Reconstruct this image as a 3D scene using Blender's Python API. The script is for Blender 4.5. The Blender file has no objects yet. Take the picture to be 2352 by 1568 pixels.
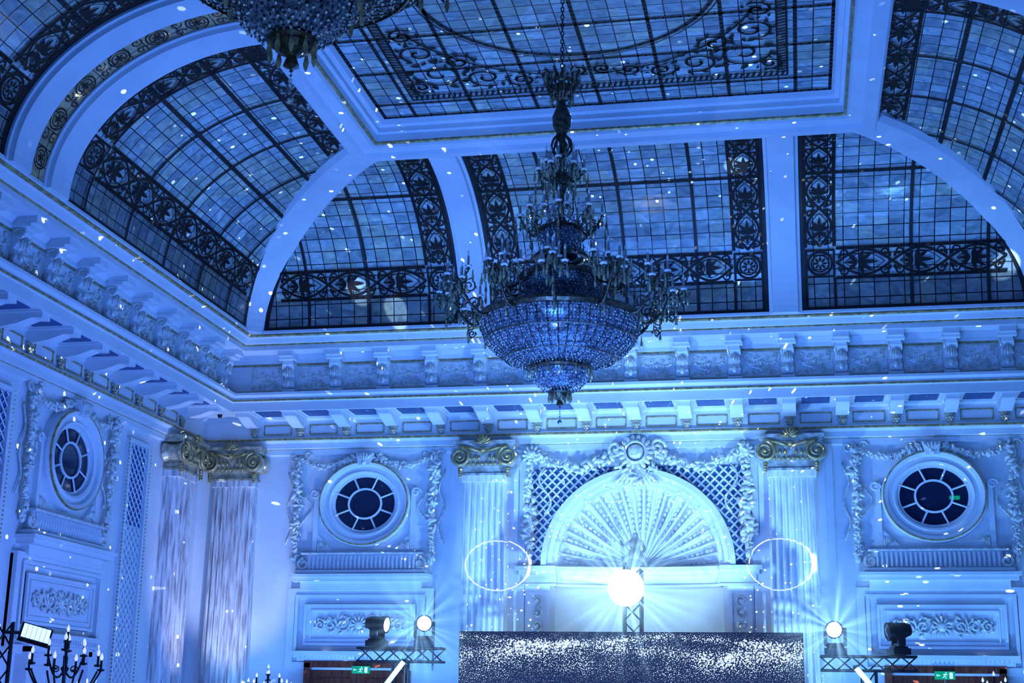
import bpy, math, random
from math import sin, cos, pi, sqrt, radians, exp
from mathutils import Vector, Matrix
random.seed(7)
scene = bpy.context.scene
col = scene.collection
scene.view_settings.view_transform = 'Standard'

XL, XR, XC = -11.65, 5.95, -2.85
YF = -29.0

# ------------------------------------------------------------------ materials
def mat(name, base, rough=.5, metal=0., c2=None, scale=4., stretch=(1, 1, 1), emit=None, es=0., bump=0., detail=4., lo=.4, hi=.6, spec=.5):
    m = bpy.data.materials.new(name); m.use_nodes = True
    nt = m.node_tree; b = nt.nodes['Principled BSDF']
    b.inputs['Base Color'].default_value = (*base, 1)
    b.inputs['Roughness'].default_value = rough
    b.inputs['Metallic'].default_value = metal
    b.inputs['Specular IOR Level'].default_value = spec
    if emit:
        b.inputs['Emission Color'].default_value = (*emit, 1)
        b.inputs['Emission Strength'].default_value = es
    tc = nt.nodes.new('ShaderNodeTexCoord'); mp = nt.nodes.new('ShaderNodeMapping')
    mp.inputs['Scale'].default_value = stretch
    nt.links.new(tc.outputs['Object'], mp.inputs['Vector'])
    n = nt.nodes.new('ShaderNodeTexNoise'); n.inputs['Scale'].default_value = scale; n.inputs['Detail'].default_value = detail
    nt.links.new(mp.outputs[0], n.inputs['Vector'])
    r = nt.nodes.new('ShaderNodeValToRGB')
    if c2 is None: c2 = tuple(c * .88 for c in base)
    r.color_ramp.elements[0].position = lo; r.color_ramp.elements[0].color = (*c2, 1)
    r.color_ramp.elements[1].position = hi; r.color_ramp.elements[1].color = (*base, 1)
    nt.links.new(n.outputs['Fac'], r.inputs['Fac']); nt.links.new(r.outputs[0], b.inputs['Base Color'])
    if bump:
        bp = nt.nodes.new('ShaderNodeBump'); bp.inputs['Strength'].default_value = bump; bp.inputs['Distance'].default_value = .02
        nt.links.new(n.outputs['Fac'], bp.inputs['Height']); nt.links.new(bp.outputs[0], b.inputs['Normal'])
    return m

M_pl = mat('plaster_white', (.68, .70, .72), .55, c2=(.62, .64, .67), scale=1.5)
M_gold = mat('gilding', (.60, .46, .20), .35, .5, c2=(.30, .22, .09), scale=12.)
M_silver = mat('gilded_relief', (.80, .79, .74), .36, .1, c2=(.50, .48, .42), scale=14.)
M_marble = mat('veined_marble', (.80, .77, .76), .25, c2=(.36, .31, .31), scale=2.4, stretch=(8, 8, .8), detail=12., lo=.36, hi=.58)
M_marble2 = mat('pale_marble', (.80, .80, .80), .25, c2=(.60, .59, .62), scale=2.4, stretch=(8, 8, .8), detail=12., lo=.36, hi=.56)
M_bronze = mat('dark_bronze', (.13, .105, .065), .32, .55, c2=(.04, .036, .03), scale=20.)
M_iron = mat('black_metal', (.02, .02, .025), .4, .5)
M_crys = mat('crystal_beads', (.88, .93, .98), .12, .1, c2=(.05, .075, .12), scale=30., detail=6, lo=.46, hi=.58)  # dark-to-bright noise paints the sparkle of the beads
M_amber = mat('amber_crystal', (.46, .42, .24), .12, .2, c2=(.16, .16, .12), scale=20.)
M_candle = mat('candle_wax', (.8, .8, .78), .5)
M_bulb = mat('candle_bulb', (.85, .85, .85), .2, emit=(.75, .8, 1), es=.8)
M_came = mat('lead_came', (.006, .006, .01), .5, .2)
M_orn = mat('painted_glass_ornament', (.004, .004, .008), .5, c2=(.020, .012, .008), scale=6., spec=.2)
M_vine = mat('green_glass_vine', (.006, .016, .012), .5, c2=(.005, .008, .006), scale=5., spec=.2)
M_dark = mat('dark_window_glass', (.008, .015, .045), .06, 0)
M_navy = mat('navy_backing', (.05, .11, .28), .5)
M_soff = mat('soffit_blue', (.05, .11, .28), .5, c2=(.02, .05, .14), scale=60.)
M_floor = mat('parquet', (.20, .14, .10), .3, c2=(.12, .08, .05), scale=3, stretch=(1, 8, 1))
M_wood = mat('mahogany', (.20, .045, .02), .3, c2=(.1, .02, .01), scale=3, stretch=(8, 8, 1))
M_ball = mat('mirror_ball_tiles', (.9, .9, .9), .1, 1., emit=(.9, .95, 1), es=9.)  # glow added in place of the light the tiles reflect
M_lens = mat('lit_lens', (.9, .9, .9), .2, emit=(.65, .82, 1), es=5.)
M_flood = mat('flood_lens', (.9, .9, .9), .2, emit=(.35, .62, 1), es=2.2, c2=(.6, .6, .6))
M_led = mat('led_tube_glow', (.9, .9, .9), .2, emit=(.26, .62, 1), es=2.0)
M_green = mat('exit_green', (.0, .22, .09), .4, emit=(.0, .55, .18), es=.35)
M_white = mat('exit_white', (.9, .9, .9), .4, emit=(.7, 1, .8), es=.6)
M_cap = mat('capital_tinted', (.50, .52, .50), .4, .1, c2=(.24, .25, .23), scale=8.)
M_capg = mat('capital_gilded', (.60, .52, .36), .38, .2, c2=(.32, .26, .16), scale=8.)
M_fig = mat('figure_grey', (.20, .20, .20), .45, .1, c2=(.12, .12, .12), scale=8.)

def glass_mat(name, cA, cB, w, em=.02, warm=(1.0, .90, .68)):
    m = bpy.data.materials.new(name); m.use_nodes = True
    nt = m.node_tree; N = nt.nodes; L = nt.links; b = N['Principled BSDF']
    uv = N.new('ShaderNodeUVMap'); sp = N.new('ShaderNodeSeparateXYZ'); L.new(uv.outputs[0], sp.inputs[0])
    def ma(op, a, bb=None):
        n = N.new('ShaderNodeMath'); n.operation = op
        for i, x in enumerate((a, bb)):
            if x is None: continue
            if isinstance(x, (int, float)): n.inputs[i].default_value = x
            else: L.new(x, n.inputs[i])
        return n.outputs[0]
    e = [ma('GREATER_THAN', ma('ABSOLUTE', ma('SUBTRACT', ma('FRACT', sp.outputs[i]), .5)), .5 - w) for i in (0, 1)]
    line = ma('MAXIMUM', e[0], e[1])
    fl = N.new('ShaderNodeVectorMath'); fl.operation = 'FLOOR'; L.new(uv.outputs[0], fl.inputs[0])
    wn = N.new('ShaderNodeTexWhiteNoise'); wn.noise_dimensions = '3D'; L.new(fl.outputs[0], wn.inputs['Vector'])
    n1 = N.new('ShaderNodeTexNoise'); n1.inputs['Scale'].default_value = 1.0; n1.inputs['Detail'].default_value = 6; n1.inputs['Distortion'].default_value = 1.2
    mp = N.new('ShaderNodeMapping'); mp.inputs['Scale'].default_value = (.8, 1.4, 1); L.new(uv.outputs[0], mp.inputs[0])
    ad = N.new('ShaderNodeVectorMath'); ad.operation = 'ADD'; L.new(mp.outputs[0], ad.inputs[0])
    sc = N.new('ShaderNodeVectorMath'); sc.operation = 'SCALE'; sc.inputs['Scale'].default_value = 5; L.new(wn.outputs['Color'], sc.inputs[0]); L.new(sc.outputs[0], ad.inputs[1])
    L.new(ad.outputs[0], n1.inputs['Vector'])
    r = N.new('ShaderNodeValToRGB'); r.color_ramp.elements[0].position = .3; r.color_ramp.elements[1].position = .7
    r.color_ramp.elements[0].color = (*cA, 1); r.color_ramp.elements[1].color = (*cB, 1)
    L.new(n1.outputs['Fac'], r.inputs[0])
    br = ma('ADD', ma('MULTIPLY', wn.outputs['Value'], .44), .60)
    mul = N.new('ShaderNodeMix'); mul.data_type = 'RGBA'; mul.blend_type = 'MULTIPLY'; mul.inputs[0].default_value = 1
    L.new(r.outputs[0], mul.inputs[6]); L.new(br, mul.inputs[7])
    n2 = N.new('ShaderNodeTexNoise'); n2.inputs['Scale'].default_value = .16; n2.inputs['Detail'].default_value = 2; L.new(uv.outputs[0], n2.inputs['Vector'])
    wf = ma('MULTIPLY', ma('GREATER_THAN', ma('ADD', n2.outputs['Fac'], ma('MULTIPLY', wn.outputs['Value'], .2)), .66), .8)
    wm = N.new('ShaderNodeMix'); wm.data_type = 'RGBA'; wm.blend_type = 'MULTIPLY'; L.new(wf, wm.inputs[0]); L.new(mul.outputs[2], wm.inputs[6]); wm.inputs[7].default_value = (*warm, 1)
    mx = N.new('ShaderNodeMix'); mx.data_type = 'RGBA'; L.new(line, mx.inputs[0]); L.new(wm.outputs[2], mx.inputs[6]); mx.inputs[7].default_value = (.004, .005, .01, 1)
    L.new(mx.outputs[2], b.inputs['Base Color'])
    L.new(mx.outputs[2], b.inputs['Emission Color']); b.inputs['Emission Strength'].default_value = em  # faint self-glow painted in for ambient light on the glass
    b.inputs['Roughness'].default_value = .14; b.inputs['Specular IOR Level'].default_value = .35
    bp = N.new('ShaderNodeBump'); bp.inputs['Strength'].default_value = .2; bp.inputs['Distance'].default_value = .02; L.new(n1.outputs['Fac'], bp.inputs['Height']); L.new(bp.outputs[0], b.inputs['Normal'])
    return m
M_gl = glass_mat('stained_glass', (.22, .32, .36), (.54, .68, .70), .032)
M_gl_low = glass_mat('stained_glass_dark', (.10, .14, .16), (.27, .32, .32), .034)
M_gl_amb = glass_mat('stained_glass_amber', (.34, .28, .16), (.66, .52, .30), .03)
CELL = .26

# ------------------------------------------------------------------ geometry
class G:
    def __init__(s): s.v = []; s.f = []; s.uv = None
    def add(s, vs, fs):
        o = len(s.v); s.v += [tuple(v) for v in vs]; s.f += [tuple(i + o for i in f) for f in fs]
    def box(s, x0, x1, y0, y1, z0, z1):
        s.add([(x0, y0, z0), (x1, y0, z0), (x1, y1, z0), (x0, y1, z0), (x0, y0, z1), (x1, y0, z1), (x1, y1, z1), (x0, y1, z1)],
              [(3, 2, 1, 0), (4, 5, 6, 7), (0, 1, 5, 4), (1, 2, 6, 5), (2, 3, 7, 6), (3, 0, 4, 7)])
    def tube(s, pts, r, n=6):
        pts = [Vector(p) for p in pts]; m = len(pts)
        rs = r if isinstance(r, (list, tuple)) else [r] * m
        vs = []; u = None
        for i in range(m):
            t = (pts[min(i + 1, m - 1)] - pts[max(i - 1, 0)])
            if t.length < 1e-9: t = Vector((0, 0, 1))
            t.normalize()
            if u is None:
                a = Vector((0, 1, 0)) if abs(t.y) < .9 else Vector((1, 0, 0)); u = t.cross(a).normalized()
            else:
                u = u - t * u.dot(t)
                if u.length < 1e-6: u = t.orthogonal()
                u.normalize()
            w = t.cross(u)
            for k in range(n):
                a = 2 * pi * k / n; vs.append(pts[i] + (u * cos(a) + w * sin(a)) * rs[i])
        fs = [(i * n + k, i * n + (k + 1) % n, (i + 1) * n + (k + 1) % n, (i + 1) * n + k) for i in range(m - 1) for k in range(n)]
        fs += [tuple(range(n))[::-1], tuple((m - 1) * n + k for k in range(n))]
        s.add(vs, fs)
    def ell(s, c, rx, ry, rz, ang=0., n=8, m=5):
        vs = []; ca, sa = cos(ang), sin(ang)
        def P(x, y, z): return (c[0] + x * ca - z * sa, c[1] + y, c[2] + x * sa + z * ca)
        vs.append(P(rx, 0, 0))
        for i in range(1, m):
            t = pi * i / m
            for k in range(n):
                a = 2 * pi * k / n; vs.append(P(rx * cos(t), ry * sin(t) * cos(a), rz * sin(t) * sin(a)))
        vs.append(P(-rx, 0, 0)); l = len(vs) - 1
        fs = [(0, 1 + k, 1 + (k + 1) % n) for k in range(n)]
        for i in range(m - 2):
            o = 1 + i * n
            fs += [(o + k, o + n + k, o + n + (k + 1) % n, o + (k + 1) % n) for k in range(n)]
        o = 1 + (m - 2) * n; fs += [(o + k, l, o + (k + 1) % n) for k in range(n)]
        s.add(vs, fs)
    def gem(s, c, r, h=None):
        h = h or r; x, y, z = c
        s.add([(x + r, y, z), (x, y + r, z), (x - r, y, z), (x, y - r, z), (x, y, z + h), (x, y, z - h)],
              [(0, 1, 4), (1, 2, 4), (2, 3, 4), (3, 0, 4), (1, 0, 5), (2, 1, 5), (3, 2, 5), (0, 3, 5)])
    def lathe(s, prof, n=24, c=(0, 0, 0)):
        vs = []
        for r, z in prof:
            for k in range(n):
                a = 2 * pi * k / n
                vs.append((c[0] + r * cos(a), c[1] + r * sin(a), c[2] + z))
        m = len(prof)
        fs = [(i * n + k, i * n + (k + 1) % n, (i + 1) * n + (k + 1) % n, (i + 1) * n + k) for i in range(m - 1) for k in range(n)]
        s.add(vs, fs)
    def prism(s, poly, y0, y1):
        n = len(poly)
        s.add([(p[0], y0, p[1]) for p in poly] + [(p[0], y1, p[1]) for p in poly],
              [tuple(range(n)), tuple(range(2 * n - 1, n - 1, -1))] + [(i, (i + 1) % n, n + (i + 1) % n, n + i)[::-1] for i in range(n)])
    def frame(s, x0, x1, z0, z1, w, y0, y1):
        s.box(x0, x1, y0, y1, z1 - w, z1); s.box(x0, x1, y0, y1, z0, z0 + w)
        s.box(x0, x0 + w, y0, y1, z0 + w, z1 - w); s.box(x1 - w, x1, y0, y1, z0 + w, z1 - w)
    def xf(s, M, i0=0):
        for i in range(i0, len(s.v)): s.v[i] = tuple(M @ Vector(s.v[i]))
    def obj(s, name, m, parent=None, loc=(0, 0, 0), rot=0., smooth=False, **kw):
        me = bpy.data.meshes.new(name); me.from_pydata(s.v, [], s.f); me.update()
        if s.uv:
            ul = me.uv_layers.new(name='UVMap')
            for lp in me.loops: ul.data[lp.index].uv = s.uv[lp.vertex_index]
        me.materials.append(m)
        if smooth:
            me.polygons.foreach_set('use_smooth', [True] * len(me.polygons))
        o = bpy.data.objects.new(name, me); col.objects.link(o)
        o.location = loc; o.rotation_euler = (0, 0, rot)
        if parent: o.parent = parent
        for k, v in kw.items(): o[k] = v
        return o
def empty(name, loc=(0, 0, 0), rot=0., **kw):
    o = bpy.data.objects.new(name, None); col.objects.link(o); o.location = loc; o.rotation_euler = (0, 0, rot); o.empty_display_size = .1
    for k, v in kw.items(): o[k] = v
    return o
def clone(o, loc=None, rot=None, parent=None, **kw):
    kids = list(o.children)
    c = o.copy(); col.objects.link(c)
    if loc is not None: c.location = loc
    if rot is not None: c.rotation_euler = (0, 0, rot)
    c.parent = parent
    for k, v in kw.items(): c[k] = v
    for k in kids: clone(k, parent=c)
    return c
ST = dict(kind='structure')

# ------------------------------------------------------------------ room shell
g = G(); ZT = 8.9
NR, NZ = 1.56, 4.43
g.add([(XL, 0, 0), (XC - NR, 0, 0), (XC - NR, 0, ZT), (XL, 0, ZT)], [(0, 1, 2, 3)])
g.add([(XC + NR, 0, 0), (XR, 0, 0), (XR, 0, ZT), (XC + NR, 0, ZT)], [(0, 1, 2, 3)])
nn = 32
for i in range(nn):
    a, b = pi - pi * i / nn, pi - pi * (i + 1) / nn
    xa, xb = XC + NR * cos(a), XC + NR * cos(b)
    g.add([(xa, 0, NZ + NR * sin(a)), (xb, 0, NZ + NR * sin(b)), (xb, 0, ZT), (xa, 0, ZT)], [(0, 1, 2, 3)])
ND = .60
for i in range(nn):
    a, b = pi - pi * i / nn, pi - pi * (i + 1) / nn
    g.add([(XC + NR * cos(a), ND * sin(a), 0), (XC + NR * cos(b), ND * sin(b), 0), (XC + NR * cos(b), ND * sin(b), NZ), (XC + NR * cos(a), ND * sin(a), NZ)], [(0, 1, 2, 3)])
g.obj('wall_back', M_pl, **ST)
for nm, x in (('wall_left', XL), ('wall_right', XR)):
    g = G(); t = -.2 if x < 0 else .2
    g.box(min(x, x + t), max(x, x + t), YF, 0, 0, ZT); g.obj(nm, M_pl, **ST)
g = G(); g.box(XL, XR, YF - .2, YF, 0, 12); g.obj('wall_front', M_pl, **ST)
g = G(); g.box(XL, XR, YF, 1.2, -.2, 0); g.obj('floor', M_floor, **ST)

def sweep(prof, closed=False, LF=18.2):
    g = G(); n = len(prof); vs = []
    for s_, z in prof:
        e = -LF + s_ if closed else YF
        vs += [(XL + s_, e, z), (XL + s_, -s_, z), (XR - s_, -s_, z), (XR - s_, e, z)]
    fs = []
    for i in range(n - 1):
        for k in range(4 if closed else 3):
            k2 = (k + 1) % 4; fs.append((i * 4 + k, i * 4 + k2, (i + 1) * 4 + k2, (i + 1) * 4 + k))
    g.add(vs, fs); return g
tn = [0]
def trim(prof, m=None, **kw):
    tn[0] += 1; return sweep(prof, **kw).obj('trim_%d' % tn[0], m or M_pl, **ST)
trim([(0, 6.62), (.07, 6.64), (.07, 6.74), (.12, 6.76), (.12, 6.86), (.20, 6.90), (.22, 6.96), (.15, 6.97), (.15, 7.30), (.22, 7.34), (.22, 7.37), (.98, 7.37), (.98, 7.33), (1.03, 7.33), (1.03, 7.50), (1.07, 7.52), (1.07, 7.58), (1.12, 7.63), (1.12, 7.68), (.88, 7.70), (.88, 8.28), (.93, 8.30), (.93, 8.36), (1.0, 8.44), (1.30, 8.46), (1.34, 8.46), (1.34, 8.56), (1.40, 8.58), (1.44, 8.66), (1.52, 8.70), (1.55, 8.74), (1.55, 8.79), (1.46, 8.79), (1.46, 8.73)])
for pr in ([(.215, 6.90), (.235, 6.91), (.235, 6.935), (.215, 6.94)], [(1.06, 7.515), (1.085, 7.52), (1.085, 7.545), (1.06, 7.55)], [(.87, 7.71), (.90, 7.72), (.90, 7.745), (.87, 7.75)],
           [(1.335, 8.545), (1.37, 8.55), (1.37, 8.575), (1.33, 8.58)], [(.875, 8.25), (.90, 8.255), (.90, 8.275), (.875, 8.28)], [(1.50, 8.68), (1.545, 8.695), (1.545, 8.72), (1.5, 8.72)], [(.06, 6.735), (.085, 6.74), (.085, 6.76), (.06, 6.765)]):
    trim(pr, M_gold)

# cove
EA, EB, SC, ZC = 3.1, 2.35, 4.6, 8.75
NT = 200; tab = [(0., 0.)]
for i in range(1, NT + 1):
    t0, t1 = pi / 2 * (i - 1) / NT, pi / 2 * i / NT
    tab.append((tab[-1][0] + sqrt((EA * (cos(t1) - cos(t0))) ** 2 + (EB * (sin(t1) - sin(t0))) ** 2), t1))
VL = tab[-1][0]
def theta(v):
    v = max(0, min(VL, v)); lo, hi = 0, NT
    while hi - lo > 1:
        mid = (lo + hi) // 2
        if tab[mid][0] <= v: lo = mid
        else: hi = mid
    a, b = tab[lo], tab[hi]
    return a[1] + (b[1] - a[1]) * (v - a[0]) / (b[0] - a[0])
def prof(v, off=0.):
    t = theta(v); s_, z = SC - EA * cos(t), ZC + EB * sin(t)
    nx, nz = cos(t) / EA, -sin(t) / EB; l = sqrt(nx * nx + nz * nz)
    return s_ + nx / l * off, z + nz / l * off
def cove_map(side):
    def f(a, v, off=0.):
        s_, z = prof(v, off)
        if side == 'b': return (a, -s_, z)
        if side == 'l': return (XL + s_, a, z)
        return (XR - s_, a, z)
    return f
def cove_lim(side, lo, hi, w=.0):
    def f(v):
        s_ = prof(v)[0]
        if side == 'b': return max(lo, XL + s_ + w), min(hi, XR - s_ - w)
        return lo, min(hi, -s_ - w)
    return f
def cove_surface(side, lo, hi, name, m, off=0., v0=0., v1=None, w=0., uv=False):
    v1 = v1 or VL; mp = cove_map(side); lm = cove_lim(side, lo, hi, w); g = G(); nv, nu = 26, 14; U = []
    for i in range(nv + 1):
        v = v0 + (v1 - v0) * i / nv; a0, a1 = lm(v)
        a1 = max(a1, a0 + .001)
        for k in range(nu + 1):
            a = a0 + (a1 - a0) * k / nu; g.v.append(mp(a, v, off)); U.append((a / CELL, v / CELL))
    n = nu + 1
    g.f = [(i * n + k, i * n + k + 1, (i + 1) * n + k + 1, (i + 1) * n + k) for i in range(nv) for k in range(nu)]
    if uv: g.uv = U
    return g
g = G()
for sd, lo, hi in (('b', XL, XR), ('l', YF, 0), ('r', YF, 0)):
    q = cove_surface(sd, lo, hi, '', None, off=-.06); g.add(q.v, q.f)
ceil = g.obj('ceiling', M_pl, **ST)
g = G(); g.box(XL, XR, YF, -13.2, 11.1, 11.3); g.box(XL, XR, YF, 1, 12.1, 12.2); g.obj('ceiling_slab', M_pl, parent=ceil)
trim([(4.40, 11.14), (4.40, 10.96), (4.44, 10.93), (4.62, 10.92), (4.66, 10.99), (4.86, 11.00), (4.90, 11.06), (4.94, 11.08), (4.94, 11.20), (5.00, 11.22), (5.00, 11.30), (5.08, 11.32), (5.12, 11.40), (5.12, 11.5)], closed=True)
trim([(4.895, 11.05), (4.905, 11.03), (4.935, 11.05), (4.94, 11.08)], M_gold, closed=True)

def rib(mp, a0f, a1f, th=.13, nv=30):
    g = G(); vs = []
    for i in range(nv + 1):
        v = VL * i / nv; a0, a1 = a0f(v), a1f(v); o = [(a0, -.07), (a0, th * .45), (a0 + .05, th * .5), (a0 + .07, th), (a1 - .07, th), (a1 - .05, th * .5), (a1, th * .45), (a1, -.07)]
        vs += [mp(a, v, f) for a, f in o]
    n = 8
    g.add(vs, [(i * n + k, i * n + k + 1, (i + 1) * n + k + 1, (i + 1) * n + k) for i in range(nv) for k in range(n - 1)] + [tuple(range(8)), tuple(nv * 8 + k for k in range(8))])
    return g
for c in (-5.7, 0.0):
    tn[0] += 1; rib(cove_map('b'), lambda v, c=c: c - .29, lambda v, c=c: c + .29).obj('trim_%d' % tn[0], M_pl, **ST)
for sd in 'lr':
    for a0, a1 in ((-9.5, -8.85), (-10.5, -9.90), (-16.6, -16.0)):
        tn[0] += 1; rib(cove_map(sd), lambda v, a0=a0: a0, lambda v, a1=a1: a1).obj('trim_%d' % tn[0], M_pl, **ST)
for sx in (-1, 1):
    g = G(); nv = 32; vs = []; w = .26; th = .15
    for i in range(nv + 1):
        v = VL * i / nv; s_, z = prof(v, 0); s2, z2 = prof(v, th)
        X0 = XL if sx < 0 else XR; sg = 1 if sx < 0 else -1
        def P(s0, e, zz): return (X0 + sg * (s0 + e), -(s0 - e), zz)
        vs += [P(s_, -w, z + .05), P(s2 * .5 + s_ * .5, -w, (z + z2) / 2), P(s2, -w + .07, z2), P(s2, w - .07, z2), P(s2 * .5 + s_ * .5, w, (z + z2) / 2), P(s_, w, z + .05)]
    g.add(vs, [(i * 6 + k, i * 6 + k + 1, (i + 1) * 6 + k + 1, (i + 1) * 6 + k) for i in range(nv) for k in range(5)] + [tuple(range(6)), tuple(nv * 6 + k for k in range(6))])
    tn[0] += 1; g.obj('trim_%d' % tn[0], M_pl, **ST)

# ------------------------------------------------------------------ stained glass drawing helpers
class Draw:
    """flat strips drawn in surface coordinates (a,v), mapped onto the glass surface"""
    def __init__(s, mp, inside, off=.02): s.g = G(); s.mp = mp; s.ins = inside; s.off = off
    def strip(s, pts, w, off=0.):
        P = []
        for i in range(len(pts) - 1):
            (x0, y0), (x1, y1) = pts[i], pts[i + 1]; l = math.hypot(x1 - x0, y1 - y0); k = max(1, int(l / .12))
            P += [(x0 + (x1 - x0) * j / k, y0 + (y1 - y0) * j / k) for j in range(k)]
        P.append(pts[-1])
        for i in range(len(P) - 1):
            (x0, y0), (x1, y1) = P[i], P[i + 1]
            if not (s.ins(x0, y0) and s.ins(x1, y1)): continue
            l = math.hypot(x1 - x0, y1 - y0) or 1; nx, ny = -(y1 - y0) / l * w / 2, (x1 - x0) / l * w / 2
            ex, ey = (x1 - x0) / l * w * .2, (y1 - y0) / l * w * .2
            o = s.off + off
            s.g.add([s.mp(x0 + nx - ex, y0 + ny - ey, o), s.mp(x1 + nx + ex, y1 + ny + ey, o), s.mp(x1 - nx + ex, y1 - ny + ey, o), s.mp(x0 - nx - ex, y0 - ny - ey, o)], [(0, 1, 2, 3)])
    def leaf(s, c, ang, L, W):
        n = 6; pts = []
        for i in range(n + 1):
            t = i / n; pts.append((t * L, W / 2 * sin(pi * t ** .8)))
        pts += [(p[0], -p[1]) for p in pts[-2:0:-1]]
        ca, sa = cos(ang), sin(ang); q = [(c[0] + x * ca - y * sa, c[1] + x * sa + y * ca) for x, y in pts]
        if not all(s.ins(*p) for p in q): return
        s.g.add([s.mp(x, y, s.off + .002) for x, y in q], [tuple(range(len(q)))])
    def circle(s, c, r, w, n=24, a0=0, a1=2 * pi): s.strip([(c[0] + r * cos(a0 + (a1 - a0) * i / n), c[1] + r * sin(a0 + (a1 - a0) * i / n)) for i in range(n + 1)], w)
    def spiral(s, c, r, a0, turns, w, d=1, n=22):
        s.strip([(c[0] + r * (1 - .85 * i / n) * cos(a0 + d * 2 * pi * turns * i / n), c[1] + r * (1 - .85 * i / n) * sin(a0 + d * 2 * pi * turns * i / n)) for i in range(n + 1)], w)
def border(D, p0, p1, w):
    """ornate border band centred on segment p0-p1, width w"""
    L = math.hypot(p1[0] - p0[0], p1[1] - p0[1]); n = max(1, round(L / .85)); U = ((p1[0] - p0[0]) / L, (p1[1] - p0[1]) / L); V = (-U[1], U[0])
    def T(p, q): return (p0[0] + U[0] * p + V[0] * q, p0[1] + U[1] * p + V[1] * q)
    A = math.atan2(U[1], U[0])
    for e in (-.5, .5): D.strip([T(0, e * w), T(L, e * w)], .06, .004)
    l = L / n; h = w * .42
    for i in range(n):
        o = i * l
        for sg in (-1, 1):
            D.strip([T(o + l * t / 12, sg * h * sin(pi * t / 12)) for t in range(13)], .044)
            D.strip([T(o + l * (.14 + .72 * t / 10), sg * h * .76 * sin(pi * t / 10)) for t in range(11)], .014)
            for e in (.12, .88):
                D.spiral(T(o + l * e, sg * h * .72), h * .34, A + (0 if e < .5 else pi), 1.0, .030, d=sg if e < .5 else -sg, n=14)
            D.leaf(T(o + l * .03, sg * h * .30), A + sg * 1.2, h * .55, h * .26)
            D.leaf(T(o + l * .97, sg * h * .30), A + pi - sg * 1.2, h * .55, h * .26)
        c = T(o + l * .40, 0)
        for k in range(-2, 3): D.leaf(c, A + k * .62, l * (.36 - .05 * abs(k)), h * .32)
        for k in (-1, 0, 1): D.leaf(T(o + l * .38, 0), A + pi + k * .7, l * .24, h * .28)
        for sg in (-1, 1): D.spiral(T(o + l * .27, sg * h * .36), h * .2, A, 1.0, .026, d=sg, n=12)
def medallion(D, c, r):
    D.circle(c, r, .045); D.circle(c, r * .72, .03)
    for k in range(8): D.leaf((c[0] + r * .12 * cos(k * pi / 4), c[1] + r * .12 * sin(k * pi / 4)), k * pi / 4, r * .55, r * .2)
    D.strip([(c[0] - r * 1.15, c[1] - r * 1.15), (c[0] + r * 1.15, c[1] - r * 1.15), (c[0] + r * 1.15, c[1] + r * 1.15), (c[0] - r * 1.15, c[1] + r * 1.15), (c[0] - r * 1.15, c[1] - r * 1.15)], .04)

V0, VB0, VB1, VM = .03, .62, 1.16, 2.75
def glass_bay(side, lo, hi, bars, bl, br, btop, label, midv=(VM,), diag=None):
    mp = cove_map(side); w = .30
    lm = cove_lim(side, lo, hi, w)
    par = empty('stained_glass_panel', mp((lo + hi) / 2, 0), label=label, category='stained glass', group='stained glass panels of the cove')  # glass panel laid over the plaster cove, no opening to the sky
    off = Vector(par.location)
    def put(g, nm, m):
        g.v = [tuple(Vector(v) - off) for v in g.v]; return g.obj(nm, m, parent=par)
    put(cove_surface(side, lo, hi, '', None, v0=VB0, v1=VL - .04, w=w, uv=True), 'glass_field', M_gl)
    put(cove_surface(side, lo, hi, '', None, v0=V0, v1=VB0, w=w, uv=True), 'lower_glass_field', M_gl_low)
    ins = lambda a, v: V0 - .03 <= v <= VL and lm(v)[0] - .001 <= a <= lm(v)[1] + .001
    D = Draw(mp, ins); F = Draw(mp, ins, .024)
    for v in (V0 + .04, VL - .05) + midv:
        a0, a1 = lm(v); D.strip([(a0, v), (a1, v)], .07)
    vs = [VL * i / 40 for i in range(41)]
    for k in (0, 1):
        P = [(lm(v)[k] + (.03 if k == 0 else -.03), v) for v in vs if V0 <= v <= VL - .04]
        D.strip(P, .09)
    for a in bars: D.strip([(a, V0), (a, VL)], .06)
    for a in bars:
        for v in midv: D.circle((a, v), .05, .03, 10)
    a0, a1 = lm(VB1)
    x0 = a0 + (.62 if bl else 0); x1 = a1 - (.62 if br else 0)
    border(F, (x0, (VB0 + VB1) / 2), (x1, (VB0 + VB1) / 2), VB1 - VB0)
    for flag, xc in ((bl, lo + .33), (br, hi - .33)):
        if flag:
            border(F, (xc, VB1 + .05), (xc, VL - .1), .50); medallion(F, (xc, (VB0 + VB1) / 2), .21)
            F.strip([(xc - .25, V0), (xc - .25, VB0)], .05); F.strip([(xc + .25, V0), (xc + .25, VB0)], .05)
    if btop:
        b0, b1 = lm(VL - .35); border(F, (b0 + .05, VL - .36), (b1 - .05, VL - .36), .5)
    put(D.g, 'lead_frame', M_came); put(F.g, 'ornament_border', M_orn)
glass_bay('b', XL, -6.0, (-8.95, -7.75), False, True, False, 'blue stained glass cove panel with palmette border in the corner bay')
glass_bay('b', -5.4, -.3, (-4.15, -2.85, -1.55), True, True, False, 'blue stained glass cove panel with palmette borders over the niche')
glass_bay('b', .3, XR, (2.2, 3.5), True, False, False, 'blue stained glass cove panel with palmette border beside a plaster rib')
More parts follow.
